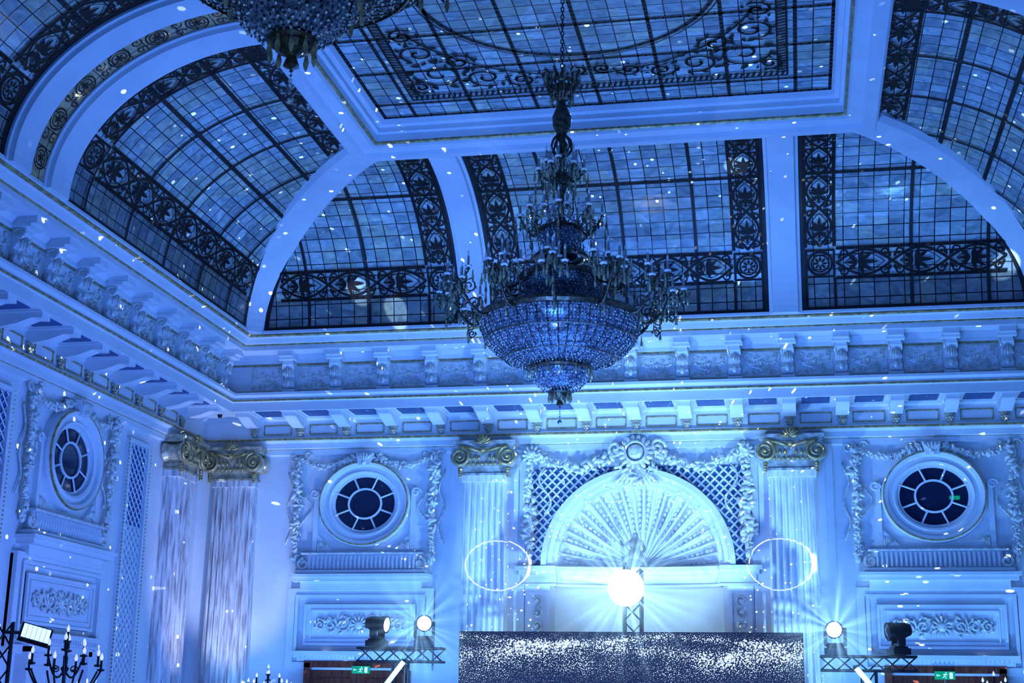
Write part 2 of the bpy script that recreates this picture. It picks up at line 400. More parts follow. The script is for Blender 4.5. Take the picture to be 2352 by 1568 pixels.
for sd in 'lr':
    glass_bay(sd, -8.85, 0, (-6.9, -5.5, -4.1, -2.8), True, False, True, 'large curved stained glass panel above the side wall cornice', midv=(VM - .55, VM + .3))
    glass_bay(sd, -16.0, -10.5, (-12.3, -13.7), False, True, True, 'curved stained glass panel with ornate dark border beyond the double ribs', midv=(VM - .55, VM + .3))
    mp = cove_map(sd); par = empty('stained_glass_strip', mp(-9.72, 0), label='narrow amber stained glass strip between two plaster ribs', category='stained glass')
    off = Vector(par.location)
    q = cove_surface(sd, -9.95, -9.48, '', None, v0=.02, off=.03, uv=True); q.v = [tuple(Vector(v) - off) for v in q.v]; q.obj('glass_field', M_gl_amb, parent=par)
    D = Draw(mp, lambda a, v: 0 <= v <= VL, .05)
    n = 7
    for i in range(n):
        v = .35 + (VL - .6) * i / (n - 1)
        D.circle((-9.70, v), .16, .022); D.circle((-9.70, v), .11, .018)
        for k in range(6): D.leaf((-9.70, v), k * pi / 3, .10, .03)
        if i < n - 1:
            for sg in (-1, 1): D.spiral((-9.70 + sg * .1, v + .33), .09, pi / 2, 1.1, .018, d=sg); D.strip([(-9.70 + sg * .16, v), (-9.70 + sg * .18, v + .3), (-9.70 + sg * .16, v + .6)], .016)
    D.g.v = [tuple(Vector(v) - off) for v in D.g.v]; D.g.obj('ornament_border', M_orn, parent=par)

# flat ceiling glass
par = empty('stained_glass_panel', (XC, -9.1, 11.42), label='flat stained glass ceiling panel with circle and scrolling vines', category='stained glass')
g = G(); x0, x1, y0, y1 = XL + 5.1, XR - 5.1, -13.1, -5.1
g.v = [(x0 - XC, y0 + 9.1, 0), (x1 - XC, y0 + 9.1, 0), (x1 - XC, y1 + 9.1, 0), (x0 - XC, y1 + 9.1, 0)]; g.f = [(3, 2, 1, 0)]
g.uv = [(v[0] / CELL, v[1] / CELL) for v in g.v]
g.obj('glass_field', M_gl, parent=par)
mpf = lambda a, v, o=0.: (a, v, -o)
HX, HY = (x1 - x0) / 2, 4.0
ins = lambda a, v: abs(a) <= HX and abs(v) <= HY
D = Draw(mpf, ins); F = Draw(mpf, ins, .026); Vn = Draw(mpf, ins, .03)
for e in (-1, 1):
    D.strip([(e * (HX - .03), -HY), (e * (HX - .03), HY)], .08); D.strip([(-HX, e * (HY - .03)), (HX, e * (HY - .03))], .08)
for k in range(-3, 4): D.strip([(k * 1.04, -HY), (k * 1.04, HY)], .055)
for k in range(-3, 4): D.strip([(-HX, k * 1.15), (HX, k * 1.15)], .055)
D.circle((0, 0), 2.12, .06, 60); D.circle((0, 0), 2.2, .02, 60)
for q in (.70, .84):
    F.strip([(-HX + q, -HY + q), (HX - q, -HY + q), (HX - q, HY - q), (-HX + q, HY - q), (-HX + q, -HY + q)], .03)
for a in [(-HX + .77) + .09 * k for k in range(int((2 * HX - 1.54) / .09) + 1)]:
    for e in (-1, 1): F.strip([(a, e * (HY - .72)), (a + .03, e * (HY - .82))], .04)
for a in [(-HY + .77) + .09 * k for k in range(int((2 * HY - 1.54) / .09) + 1)]:
    for e in (-1, 1): F.strip([(e * (HX - .72), a), (e * (HX - .82), a + .03)], .04)
for sx in (-1, 1):
    for sy in (-1, 1):
        for (cx, cy, r, a0, d) in ((2.35, 2.45, .42, 0, 1), (1.65, 2.65, .32, 2, -1), (1.1, 2.82, .22, 0, 1), (.6, 2.72, .2, 3, -1), (2.5, 1.7, .30, 1, -1), (2.6, 1.1, .22, 4, 1), (1.95, 2.05, .25, 3, 1), (2.75, 2.85, .2, 2, -1), (.2, 2.62, .16, 1, 1)):
            c = (sx * cx, sy * cy); dd = d * sx * sy
            aa = a0 if sx > 0 else pi - a0
            Vn.spiral(c, r, aa, 1.4, .044, dd, 30)
            for k in range(9):
                t = k / 9 * 2 * pi; Vn.leaf((c[0] + r * .95 * cos(t), c[1] + r * .95 * sin(t)), t + .9 * dd, r * .46, r * .22)
        Vn.strip([(sx * (2.7 * cos(t)), sy * (2.62 * sin(t) + .15)) for t in [.35 + k * .075 for k in range(17)]], .042)
D.g.obj('lead_frame', M_came, parent=par); F.g.obj('bead_border', M_orn, parent=par); Vn.g.obj('vine_ornament', M_vine, parent=par)

# ------------------------------------------------------------------ entablature repeats
L90, R90 = pi / 2, -pi / 2
def spiral3(c, r, a0, turns, d=1, y=0, n=20, k=.85): return [(c[0] + r * (1 - k * i / n) * cos(a0 + d * 2 * pi * turns * i / n), y, c[1] + r * (1 - k * i / n) * sin(a0 + d * 2 * pi * turns * i / n)) for i in range(n + 1)]
e_mod = empty('modillion', label='white plaster modillion block with carved rosette under the cornice', category='bracket', group='modillions under the cornice')
g = G()
side = [(-.15, 7.22), (-.30, 7.13), (-.55, 7.17), (-.80, 7.25), (-.96, 7.24), (-.96, 7.37), (-.15, 7.37)]
def yprism(g, poly, x0, x1):
    n = len(poly); g.add([(x0, p[0], p[1]) for p in poly] + [(x1, p[0], p[1]) for p in poly], [tuple(range(n)), tuple(range(2 * n - 1, n - 1, -1))] + [(i, (i + 1) % n, n + (i + 1) % n, n + i)[::-1] for i in range(n)])
yprism(g, side, -.12, .12); g.box(-.15, .15, -.98, -.15, 7.33, 7.372)
g.obj('block', M_pl, parent=e_mod)
g = G()
for k in range(6): g.ell((.045 * cos(k * pi / 3), -.20, 7.06 + .045 * sin(k * pi / 3)), .045, .04, .032, k * pi / 3, 6, 4)
g.ell((0, -.23, 7.06), .03, .035, .03); g.ell((0, -.2, 6.98), .025, .03, .04); g.tube([(-.09, -.17, 7.15), (0, -.22, 7.12), (.09, -.17, 7.15)], .02)
g.obj('rosette', M_capg, parent=e_mod, smooth=True)
g = G(); g.frame(-.29, .29, 7.02, 7.22, .018, -.172, -.14); e_pan = g.obj('frieze_moulding', M_gold, label='small gilded rectangular frame between modillions', category='moulding', group='frieze frames between modillions')
g = G(); g.box(-.25, .25, -.82, -.34, 7.352, 7.372); e_sof = g.obj('sunk_soffit_panel', M_soff, label='blue sunk panel in the cornice soffit', category='soffit_panel', group='sunk soffit panels of the cornice')  # blue panel sunk into the soffit
e_con = empty('console_bracket', label='carved acanthus scroll console supporting the upper cornice', category='bracket', group='scroll consoles of the upper frieze')
g = G(); yprism(g, [(-.86, 7.76), (-.97, 7.80), (-1.0, 7.9), (-.95, 8.0), (-1.02, 8.12), (-1.12, 8.22), (-1.12, 8.3), (-.86, 8.3)], -.10, .10)
g.box(-.16, .16, -1.22, -.86, 8.30, 8.35); g.box(-.14, .14, -1.30, -.9, 8.35, 8.46); g.box(-.13, .13, -1.0, -.86, 7.71, 7.76)
g.obj('body', M_pl, parent=e_con)
g = G()
for sx in (-.105, .105):
    g.tube([(sx, -1.03 + .1 * (1 - .8 * i / 16) * cos(2 * pi * 1.4 * i / 16), 8.2 + .1 * (1 - .8 * i / 16) * sin(2 * pi * 1.4 * i / 16)) for i in range(17)], .018, 5)
    g.tube([(sx, -.95 + .06 * (1 - .8 * i / 12) * cos(2 * pi * 1.2 * i / 12), 7.86 + .07 * (1 - .8 * i / 12) * sin(2 * pi * 1.2 * i / 12)) for i in range(13)], .014, 5)
for k in range(5): g.ell(((k - 2) * .036, -1.06 - .02 * (2 - abs(k - 2)), 8.08), .10, .03, .020, pi / 2 + (k - 2) * .18, 6, 4)
g.ell((0, -1.03, 7.88), .07, .03, .05, pi / 2, 6, 4)
g.obj('acanthus_leaf', M_silver, parent=e_con, smooth=True)
g = G(); Y = -.895
for sx in (-1, 1):
    g.tube(spiral3((sx * .24, 8.14), .055, 0, 1.4, sx, Y), .013, 5); g.tube(spiral3((sx * .17, 7.86), .055, pi, 1.4, -sx, Y), .013, 5); g.tube(spiral3((sx * .10, 8.10), .045, 0, 1.3, -sx, Y), .011, 5)
    g.tube([(sx * .27, Y, 8.1), (sx * .22, Y, 7.98), (sx * .13, Y, 7.93), (0, Y, 7.90)], .018, 5)
    for k in range(6): g.ell((sx * (.25 - .045 * k), Y, 8.03 - .035 * k + .012 * k * k * .6), .045, .02, .02, sx * (.4 * k), 6, 4)
    for k in range(4): g.ell((sx * (.27 - .07 * k), Y, 7.84), .03, .02, .014, sx * .5 * k, 6, 4)
g.ell((0, Y, 8.0), .04, .035, .06); g.ell((0, Y, 7.88), .045, .03, .035); g.frame(-.33, .33, 7.79, 8.22, .016, Y - .01, Y + .03)
e_rel = g.obj('frieze_relief', M_silver, smooth=False, label='carved relief of garlands and scrolls in the upper frieze', category='relief', group='carved reliefs of the upper frieze')
done = {}
def place(tmpl, loc, rot):
    if id(tmpl) not in done:
        done[id(tmpl)] = 1; tmpl.location = loc; tmpl.rotation_euler = (0, 0, rot)
    else: clone(tmpl, loc, rot)
xs = [-5.7 + .95 * k for k in range(-6, 13)]
for i, x in enumerate(xs):
    if XL + 1.6 < x < XR - 1.6: place(e_con, (x, 0, 0), 0)
    if XL + 1.1 < x < XR - 1.1: place(e_mod, (x, 0, 0), 0)
    m = x + .475
    if XL + 1.2 < m < XR - 1.2: place(e_rel, (m, 0, 0), 0)
    if XL + 1 < m < XR - 1: place(e_sof, (m, 0, 0), 0); place(e_pan, (m, 0, 0), 0)
for k in range(1, 13):
    y = -.45 - .95 * k
    for X, R in ((XL, L90), (XR, R90)):
        place(e_con, (X, y, 0), R); place(e_mod, (X, y, 0), R)
        place(e_rel, (X, y - .475, 0), R); place(e_sof, (X, y - .475, 0), R); place(e_pan, (X, y - .475, 0), R)

# ------------------------------------------------------------------ fluted pilaster columns
def build_column(loc, rot, label):
    gilded = 'gilded' in label
    c = empty('column', loc, rot, label=label, category='column', group='fluted marble columns with ionic capitals')
    g = G(); nf = 7
    def section(hw, d):
        P = [(-hw, 0), (-hw, -d * .72)]; edge = .03; fw = (2 * hw - 2 * edge) / nf
        for f in range(nf):
            x0 = -hw + edge + f * fw + fw * .10; w_ = fw * .80
            for k in range(9):
                x = x0 + w_ * k / 8; bow = d * (.72 + .28 * sqrt(max(0, 1 - (x / hw) ** 2)) * 1.0)
                P.append((x, -bow - .04 + .088 * sin(pi * k / 8) ** .5))
        P += [(hw, -d * .72), (hw, 0)]; return P
    lv = [(.47, .32, .3), (.455, .31, 2.5), (.43, .30, 5.0), (.42, .29, 5.98)]
    n = len(section(.45, .2))
    for hw, d, z in lv: g.v += [(x, y, z) for x, y in section(hw, d)]
    g.f = [(i * n + k, i * n + k + 1, (i + 1) * n + k + 1, (i + 1) * n + k) for i in range(len(lv) - 1) for k in range(n - 1)]
    g.box(-.54, .54, -.42, 0, 0, .2); g.box(-.50, .50, -.38, 0, .2, .3); g.box(-.44, .44, -.33, 0, 5.98, 6.1)
    g.obj('shaft', M_marble if gilded else M_marble2, parent=c)
    g = G(); g.box(-.45, .45, -.35, 0, 6.10, 6.14); g.box(-.42, .42, -.32, 0, 6.14, 6.26); g.box(-.46, .46, -.36, 0, 6.26, 6.36); g.box(-.42, .42, -.36, 0, 6.36, 6.62)
    g.box(-.56, .56, -.42, .0, 6.62, 6.69); g.box(-.60, .60, -.46, .0, 6.69, 6.75)
    for sx in (-1, 1):
        i0 = len(g.v); g.lathe([(0, -.02), (.19, -.02), (.19, 0), (.15, .08), (.15, .26), (.19, .34), (.19, .36), (0, .36)], 24)
        g.xf(Matrix.Translation((sx * .46, -.40, 6.44)) @ Matrix.Rotation(-pi / 2, 4, 'X'), i0)
    g.obj('capital', M_capg if gilded else M_cap, parent=c)
    g = G(); o = .22
    for sx in (-1, 1):
        g.tube(spiral3((sx * .46, 6.44), .19, pi / 2, 2.2, sx, -.67 + o, 40, .9), [.034 - .018 * i / 40 for i in range(41)], 6)
        g.ell((sx * .46, -.68 + o, 6.44), .04, .04, .04)
        g.tube([(sx * .46, -.67 + o, 6.64), (sx * .25, -.67 + o, 6.60), (0, -.68 + o, 6.52)], .03, 6)
        for k in range(4): g.ell((sx * .46, -.60 + o, 6.22 - .05 * k), .045 - .006 * k, .05, .045, 0, 6, 4)
        for k in range(3): g.ell((sx * (.10 + .09 * k), -.60 + o, 6.42), .03, .05, .055, 0, 6, 4)
    for k in range(-3, 4): g.ell((.09 * sin(k * .45), -.72 + o, 6.68 + .09 * cos(k * .45)), .09, .035, .03, pi / 2 - k * .45, 6, 4)
    g.ell((0, -.7 + o, 6.56), .06, .05, .06)
    for k in range(10): g.ell((-.38 + .0845 * k, -.37, 6.31), .03, .03, .045, 0, 6, 4)
    g.obj('volute_ornament', M_gold, parent=c, smooth=True)
    return c
build_column((-5.7, -.14, 0), 0, 'fluted pale marble column with tarnished ionic capital beside the niche')
build_column((0, -.14, 0), 0, 'fluted pale marble column with tarnished ionic capital beside the niche')
build_column((-10.80, 0, 0), 0, 'fluted marble column with gilded ionic capital in the room corner')
build_column((XL, -1.25, 0), L90, 'fluted marble column with gilded ionic capital against the side wall')
build_column((5.15, 0, 0), 0, 'fluted marble column with gilded ionic capital near the far corner')
for x in (-5.7, 0):
    g = G(); g.box(x - .74, x + .74, -.10, 0, 0, 6.64); g.box(x - .60, x + .60, -.14, 0, 0, 6.64)
    tn[0] += 1; g.obj('trim_%d' % tn[0], M_pl, **ST)

# ------------------------------------------------------------------ relief helpers
def garland(g, path, r0, r1=None, y=-.08, dens=1.):
    r1 = r1 or r0; L = sum(math.dist(path[i], path[i + 1]) for i in range(len(path) - 1)); n = max(3, int(L / (min(r0, r1) * .55) * dens)); acc = 0
    seg = [(0, path[0])]
    for i in range(len(path) - 1): acc += math.dist(path[i], path[i + 1]); seg.append((acc, path[i + 1]))
    for k in range(n):
        d = L * k / (n - 1)
        for i in range(len(seg) - 1):
            if seg[i][0] <= d <= seg[i + 1][0] + 1e-6:
                t = (d - seg[i][0]) / max(1e-9, seg[i + 1][0] - seg[i][0]); x = seg[i][1][0] * (1 - t) + seg[i + 1][1][0] * t; z = seg[i][1][1] * (1 - t) + seg[i + 1][1][1] * t; break
        r = r0 + (r1 - r0) * k / (n - 1)
        for j in range(4):
            a = random.uniform(0, 2 * pi); q = random.uniform(.1, .75) * r; s_ = random.uniform(.32, .55) * r
            g.ell((x + q * cos(a), y - random.uniform(0, .6) * r, z + q * sin(a)), s_ * random.uniform(1, 1.6), s_ * .8, s_ * .7, random.uniform(0, pi), 6, 4)
def sag(x0, z0, x1, z1, d, n=12): return [(x0 + (x1 - x0) * i / n, z0 + (z1 - z0) * i / n - d * sin(pi * i / n)) for i in range(n + 1)]
def scroll_panel(g, hw, z, h, y):
    g.ell((0, y, z), h * .45, .04, h * .45)
    for k in range(12): g.ell((h * .62 * cos(k * pi / 6), y, z + h * .62 * sin(k * pi / 6)), h * .32, .03, h * .12, k * pi / 6, 6, 4)
    for sx in (-1, 1):
        for i, cx in enumerate((.34, .60, .84)):
            r = h * (.72 - .12 * i); c = (sx * cx * hw, z); d = sx * (1 if i % 2 == 0 else -1)
            g.tube(spiral3(c, r, pi / 2 if i % 2 == 0 else -pi / 2, 1.5, d, y, 24), .022, 6)
            for k in range(7): a = k * .9; g.ell((c[0] + r * cos(a), y, c[1] + r * sin(a)), r * .42, .03, r * .17, a + .8 * d, 6, 4)
        g.tube([(sx * hw * (.15 + .8 * k / 14), y, z + h * .5 * sin(k * .9)) for k in range(15)], .02, 5)
wn = [0]; dn = [0]
def ellring(g, a0, b0, prof_, z, n=48):
    vs = []
    for k in range(n):
        t = 2 * pi * k / n
        for dr, y in prof_: vs.append(((a0 + dr) * cos(t), y, z + (b0 + dr) * sin(t)))
    m = len(prof_)
    g.add(vs, [(k * m + i, k * m + i + 1, ((k + 1) % n) * m + i + 1, ((k + 1) % n) * m + i) for k in range(n) for i in range(m - 1)])
def bay(loc, rot, lab, plain_door=False):
    wn[0] += 1
    w = empty('window_%d' % wn[0], (loc[0], loc[1], 0), rot, kind='structure')
    ZO = 5.65
    g = G(); ellring(g, .66, .58, [(0, -.03), (0, -.13), (.04, -.15), (.06, -.11), (.13, -.11), (.15, -.17), (.21, -.20), (.24, -.17), (.26, -.12), (.27, 0)], ZO); g.obj('frame', M_pl, parent=w, smooth=False)
    g = G(); ellring(g, .87, .79, [(0, -.18), (.005, -.205), (.02, -.205), (.03, -.17)], ZO); g.obj('gilded_edge', M_gold, parent=w)
    g = G(); n = 40; g.v = [(.68 * cos(2 * pi * k / n), -.035, ZO + .6 * sin(2 * pi * k / n)) for k in range(n)]; g.f = [tuple(range(n))]; g.obj('pane', M_dark, parent=w)
    g = G(); ellring(g, .31, .27, [(0, -.04), (0, -.07), (.035, -.07), (.035, -.04)], ZO)
    for k in range(8):
        t = k * pi / 4 + pi / 8; p0 = (.33 * cos(t), -.055, ZO + .29 * sin(t)); p1 = (.67 * cos(t), -.055, ZO + .59 * sin(t)); g.tube([p0, p1], .018, 4)
    ellring(g, .60, .52, [(0, -.04), (0, -.06), (.07, -.06)], ZO)
    g.obj('muntin', M_pl, parent=w)
    s_ = empty('oculus_surround', loc, rot, label='moulded plaster surround framing the oval window ' + lab, category='window surround', group='plaster surrounds of the oval windows')
    g = G()
    for sx in (-1, 1):
        g.box(min(sx * .93, sx * 1.02), max(sx * .93, sx * 1.02), -.09, 0, 4.72, 5.9)
        g.tube(spiral3((sx * 1.02, 5.86), .10, 0, 1.3, sx, -.08), .025, 5)
        g.prism([(sx * .98, 4.74), (sx * .98, 5.12), (sx * .60, 4.74)], -.07, 0)
    g.box(-1.05, 1.05, -.10, 0, 4.68, 4.74)
    g.obj('moulding', M_pl, parent=s_)
    g = G(); g.prism([(-.11, 6.38), (.11, 6.38), (.17, 6.62), (-.17, 6.62)], -.26, 0); g.obj('keystone', M_pl, parent=s_)
    g = G(); 
    for sx in (-1, 1):
        for k in range(5): g.ell((sx * .90 - sx * .02 * k, -.08, 4.82), .13, .03, .025, (pi / 2 + sx * k * .3), 6, 4)
    for k in range(-2, 3): g.ell((.05 * k, -.28, 6.53), .09, .03, .03, pi / 2 - k * .35, 6, 4)
    g.ell((0, -.27, 6.43), .05, .04, .06)
    g.obj('leaf_ornament', M_silver, parent=s_, smooth=True)
    for sx in (-1, 1):
        g = G()
        garland(g, [(sx * 1.36, 6.52), (sx * 1.40, 6.1), (sx * 1.33, 5.7), (sx * 1.38, 5.2)], .13, .11)
        garland(g, [(sx * 1.38, 5.18), (sx * 1.36, 4.85), (sx * 1.35, 4.6)], .07, .10); g.ell((sx * 1.35, -.08, 4.52), .05, .05, .08)
        garland(g, sag(sx * 1.30, 6.52, sx * .22, 6.56, .16), .06, .10)
        g.tube([(sx * (1.38 + .1 * sin(k)), -.05, 6.66 - .03 * k) for k in range(8)], .02, 5)
        g.tube([(sx * (1.2 + .13 * cos(k * .9)), -.05, 6.0 - .12 * k) for k in range(9)], .018, 5)
        g.tube([(sx * (1.53 + .06 * cos(k * 1.1)), -.05, 6.3 - .13 * k) for k in range(12)], .018, 5)
        g.tube(spiral3((sx * 1.48, 6.58), .10, 0, 1.2, sx, -.08), .022, 5); g.tube(spiral3((sx * 1.2, 6.6), .09, 0, 1.2, -sx, -.08), .022, 5)
        g.obj('garland_relief', M_silver, loc=loc, rot=rot, smooth=True, label='carved plaster garland of fruit and ribbons ' + lab, category='relief', group='garlands around the oval windows')
    s_ = empty('fluted_sill', loc, rot, label='fluted plaster sill block with scrolled ends on a moulded ledge', category='sill', group='fluted sills below the oval windows')
    g = G(); g.box(-1.10, 1.10, -.12, 0, 4.36, 4.66); g.box(-1.2, 1.2, -.2, 0, 4.66, 4.70); g.box(-1.28, 1.28, -.24, 0, 4.30, 4.36); g.box(-1.38, 1.38, -.34, 0, 4.22, 4.28); g.box(-1.33, 1.33, -.3, 0, 4.14, 4.22); g.box(-1.2, 1.2, -.16, 0, 3.98, 4.14)
    for k in range(26): x = -1.04 + .0832 * k; g.tube([(x, -.14, 4.38), (x, -.165, 4.52), (x, -.14, 4.64)], .024, 6)
    g.obj('body', M_pl, parent=s_)
    g = G()
    for sx in (-1, 1): g.tube(spiral3((sx * 1.16, 4.48), .12, pi / 2, 1.4, -sx, -.15), .03, 6)
    g.box(-1.2, 1.2, -.21, -.19, 4.67, 4.69); g.obj('gilded_scroll', M_silver, parent=s_)
    s_ = empty('overdoor_relief', loc, rot, label='framed overdoor panel with carved acanthus relief above a doorway', category='wall panel', group='carved panels above the doors')
    g = G(); g.box(-1.44, 1.44, -.05, 0, 2.6, 3.98); g.frame(-1.44, 1.44, 2.5, 4.02, .14, -.12, 0); g.frame(-1.28, 1.28, 2.72, 3.9, .06, -.15, 0)
    g.box(-1.10, 1.10, -.10, 0, 2.95, 3.72); g.frame(-1.10, 1.10, 2.95, 3.72, .05, -.14, 0); g.frame(-.98, .98, 3.05, 3.62, .03, -.13, 0)
    g.box(-1.25, 1.25, -.28, 0, 2.76, 2.84); g.box(-1.18, 1.18, -.2, 0, 2.66, 2.76)
    for k in range(30): g.box(-1.14 + k * .077, -1.10 + k * .077, -.24, -.18, 2.70, 2.76)
    g.obj('frame', M_pl, parent=s_)
    g = G(); scroll_panel(g, .92, 3.34, .22, -.13); g.obj('acanthus_relief', M_silver, parent=s_, smooth=True)
    dn[0] += 1; d = empty('door_%d' % dn[0], (loc[0], loc[1], 0), rot, kind='structure'); mw = M_pl if plain_door else M_wood
    g = G(); g.box(-1.02, -.90, -.22, 0, 0, 2.62); g.box(.90, 1.02, -.22, 0, 0, 2.62); g.box(-1.02, 1.02, -.22, 0, 2.54, 2.66); g.obj('frame', mw, parent=d)
    g = G(); g.box(-.90, -.01, -.08, -.02, 0, 2.54); g.box(.01, .90, -.08, -.02, 0, 2.54)
    for sx in (-.45, .45):
        g.frame(sx - .32, sx + .32, .3, 1.1, .05, -.1, -.07); g.frame(sx - .32, sx + .32, 1.25, 2.35, .05, -.1, -.07)
    g.obj('door_leaf', mw, parent=d)
bay((-8.15, 0, 0), 0, 'in the corner bay'); bay((2.5, 0, 0), 0, 'beside the stage'); bay((XL, -5.28, 0), L90, 'on the side wall', True); bay((XR, -5.28, 0), R90, 'on the side wall', True)
bay((XL, -14.2, 0), L90, 'on the side wall', True)

def exit_sign_or_reflection(loc, sc=1., label='lit green running-man exit sign above a doorway', thin=False):
    e = empty('exit_sign_or_reflection', loc, label=label, category='exit sign', group='green exit signs and painted reflection'); e.scale = (sc, .1 if thin else sc, sc)
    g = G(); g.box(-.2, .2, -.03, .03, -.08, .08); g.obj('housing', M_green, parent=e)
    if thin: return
    g = G(); y = -.034
    g.ell((.025, y, .052), .014, .004, .014, n=10)
    for pts in ([(.015, .03), (-.005, -.012)], [(.015, .028), (.04, .012), (.055, .022)], [(.012, .028), (-.02, .022), (-.032, .004)], [(-.005, -.012), (.022, -.03), (.012, -.062)], [(-.005, -.012), (-.02, -.036), (-.052, -.042)]):
        g.tube([(p[0], y, p[1]) for p in pts], .0085 if len(pts) == 2 else .0062, 6)
    y0, y1 = -.036, -.03
    g.prism([(-.17, .0), (-.145, .028), (-.145, .009), (-.095, .009), (-.095, -.009), (-.145, -.009), (-.145, -.028)], y0, y1)
    g.box(.09, .155, y0, y1, -.062, .058)
    g.obj('pictogram', M_white, parent=e)
exit_sign_or_reflection((-8.02, -.29, 2.50), .85); exit_sign_or_reflection((2.48, -.29, 2.50), .85); exit_sign_or_reflection((2.86, -.040, 5.62), .45, 'green reflection painted as a small glowing box on the dark oval window', True)  # last one is a green reflection, painted as a glowing box on the pane

# ------------------------------------------------------------------ lattice strips on the side walls
def lattice(g, x0, x1, z0, z1, st, w, y, keep=lambda x, z: True):
    for sg in (-1, 1):
        c = (min(sg * x0, sg * x1) + z0) // st * st - st
        top = max(sg * x0, sg * x1) + z1
        while c < top:
            pts = []; n = 60
            for i in range(n + 1):
                x = x0 + (x1 - x0) * i / n; z = c - sg * x
                pts.append((x, z))
            run = []
            for p in pts + [None]:
                if p and z0 <= p[1] <= z1 and keep(*p): run.append((p[0], y, p[1]))
                else:
                    if len(run) > 1: g.tube([run[0], run[-1]], w, 4)
                    run = []
            c += st
def lattice_strip(y, X, R):
    s_ = empty('wall_lattice', (X, y, 0), R, label='tall lattice grille strip with beaded gilded frame on side wall', category='wall panel', group='lattice strips on the side walls')
    g = G(); g.frame(-.42, .42, .4, 6.42, .08, -.09, 0); g.box(-.34, .34, -.02, 0, .4, 4.9); g.obj('frame', M_pl, parent=s_)
    g = G(); g.box(-.34, .34, -.025, 0, 4.9, 6.34); g.obj('backing', M_navy, parent=s_)
    g = G(); lattice(g, -.34, .34, .48, 6.34, .17, .014, -.04); g.obj('lattice', M_pl, parent=s_)
    g = G()
    for k in range(90): 
        for sx in (-.44, .44): g.gem((sx, -.09, .4 + k * .067), .022)
    g.obj('beading', M_gold, parent=s_, kind='stuff')
for y in (-2.85, -7.65):
    lattice_strip(y, XL, L90); lattice_strip(y, XR, R90)
lattice_strip(-11.8, XL, L90)

# ------------------------------------------------------------------ niche
n_ = empty('shell_niche', (XC, 0, 0), label='arched niche with radiating plaster scallop shell half-dome', category='niche')
g = G(); na, nr = 252, 14; NRB = 21
for i in range(na + 1):
    a = pi * i / na; cor = abs(sin(a * NRB / 2 + pi / 2)) ** .7
    for k in range(nr + 1):
        q = .04 + .96 * k / nr; R = NR * q
        y = ND * sqrt(max(0, 1 - q * q)) + .02 - .14 * q * (1 - cor)
        g.v.append((R * cos(a), y - .03, NZ + R * sin(a)))
g.f = [(i * (nr + 1) + k, i * (nr + 1) + k + 1, (i + 1) * (nr + 1) + k + 1, (i + 1) * (nr + 1) + k) for i in range(na) for k in range(nr)]
g.obj('shell_dome', M_pl, parent=n_, smooth=True)
g = G()
for i in range(NRB + 1):
    a = pi * (i + .0) / NRB; pts = []
    for k in range(14):
        q = .1 + .86 * k / 13; pts.append((NR * q * cos(a), ND * sqrt(1 - q * q) - .09 - .04 * q, NZ + .02 + NR * q * sin(a)))
    g.tube(pts, [.012 + .022 * k / 13 for k in range(14)], 6)
    if i < NRB:
        a2 = pi * (i + .5) / NRB
        for k in range(8):
            q = .46 + .064 * k; rr = .022 + .0065 * k
            c = (NR * q * cos(a2), ND * sqrt(1 - q * q) - .05, NZ + NR * q * sin(a2)); g.ell(c, rr * 1.1, .04, rr * .8, a2, 8, 5)
g.obj('shell_ribs', M_pl, parent=n_, smooth=True)
g = G()
def arch(g, r0, r1, y0, y1, n=48):
    vs = []
    for i in range(n + 1):
        a = pi * i / n
        vs += [(r0 * cos(a), y1, NZ + r0 * sin(a)), (r0 * cos(a), y0, NZ + r0 * sin(a)), (r1 * cos(a), y0, NZ + r1 * sin(a)), (r1 * cos(a), y1, NZ + r1 * sin(a))]
    g.add(vs, [(i * 4 + k, i * 4 + k + 1, (i + 1) * 4 + k + 1, (i + 1) * 4 + k) for i in range(n) for k in range(3)])
arch(g, 1.50, 1.62, -.10, .05); arch(g, 1.60, 1.72, -.16, 0); arch(g, 1.70, 1.80, -.22, 0)
g.obj('archivolt', M_pl, parent=n_)
g = G()
for (h, z0, z1, o) in ((2.28, 4.34, 4.42, .26), (2.22, 4.26, 4.34, .20), (2.16, 4.10, 4.26, .13), (2.2, 4.05, 4.10, .17)):
    g.box(-h, -NR + .05, -o, 0, z0, z1); g.box(NR - .05, h, -o, 0, z0, z1)
    vs = []
    for i in range(25):
        a = pi * i / 24; d = ND * sin(a) * .60 - o
        vs += [(NR * cos(a), ND * sin(a), z1), (NR * cos(a), d, z1), (NR * cos(a), d, z0), (NR * cos(a), ND * sin(a), z0)]
    g.add(vs, [(i * 4 + k, i * 4 + k + 1, (i + 1) * 4 + k + 1, (i + 1) * 4 + k) for i in range(24) for k in range(3)])
g.obj('ledge', M_pl, parent=n_)
for sx in (-1, 1):
    g = G(); x0, x1 = sorted((sx * 1.64, sx * 2.12)); g.box(x0, x1, -.10, 0, 0, 4.05); g.frame(x0 + .05, x1 - .05, .5, 3.95, .03, -.13, -.09)
    g.obj('pilaster', M_pl, parent=n_)
    g = G()
    for k in range(14):
        z = 3.80 - k * .23; g.tube(spiral3((sx * 1.88, z), .11, pi / 2 * (1 if k % 2 else -1), 1.1, sx * (1 if k % 2 else -1), -.12, 16), .022, 5)
        g.ell((sx * 1.88, -.12, z), .04, .03, .04)
    g.obj('guilloche_relief', M_silver, parent=n_, smooth=True)
me = bpy.data.meshes.new('cherub_ornament')
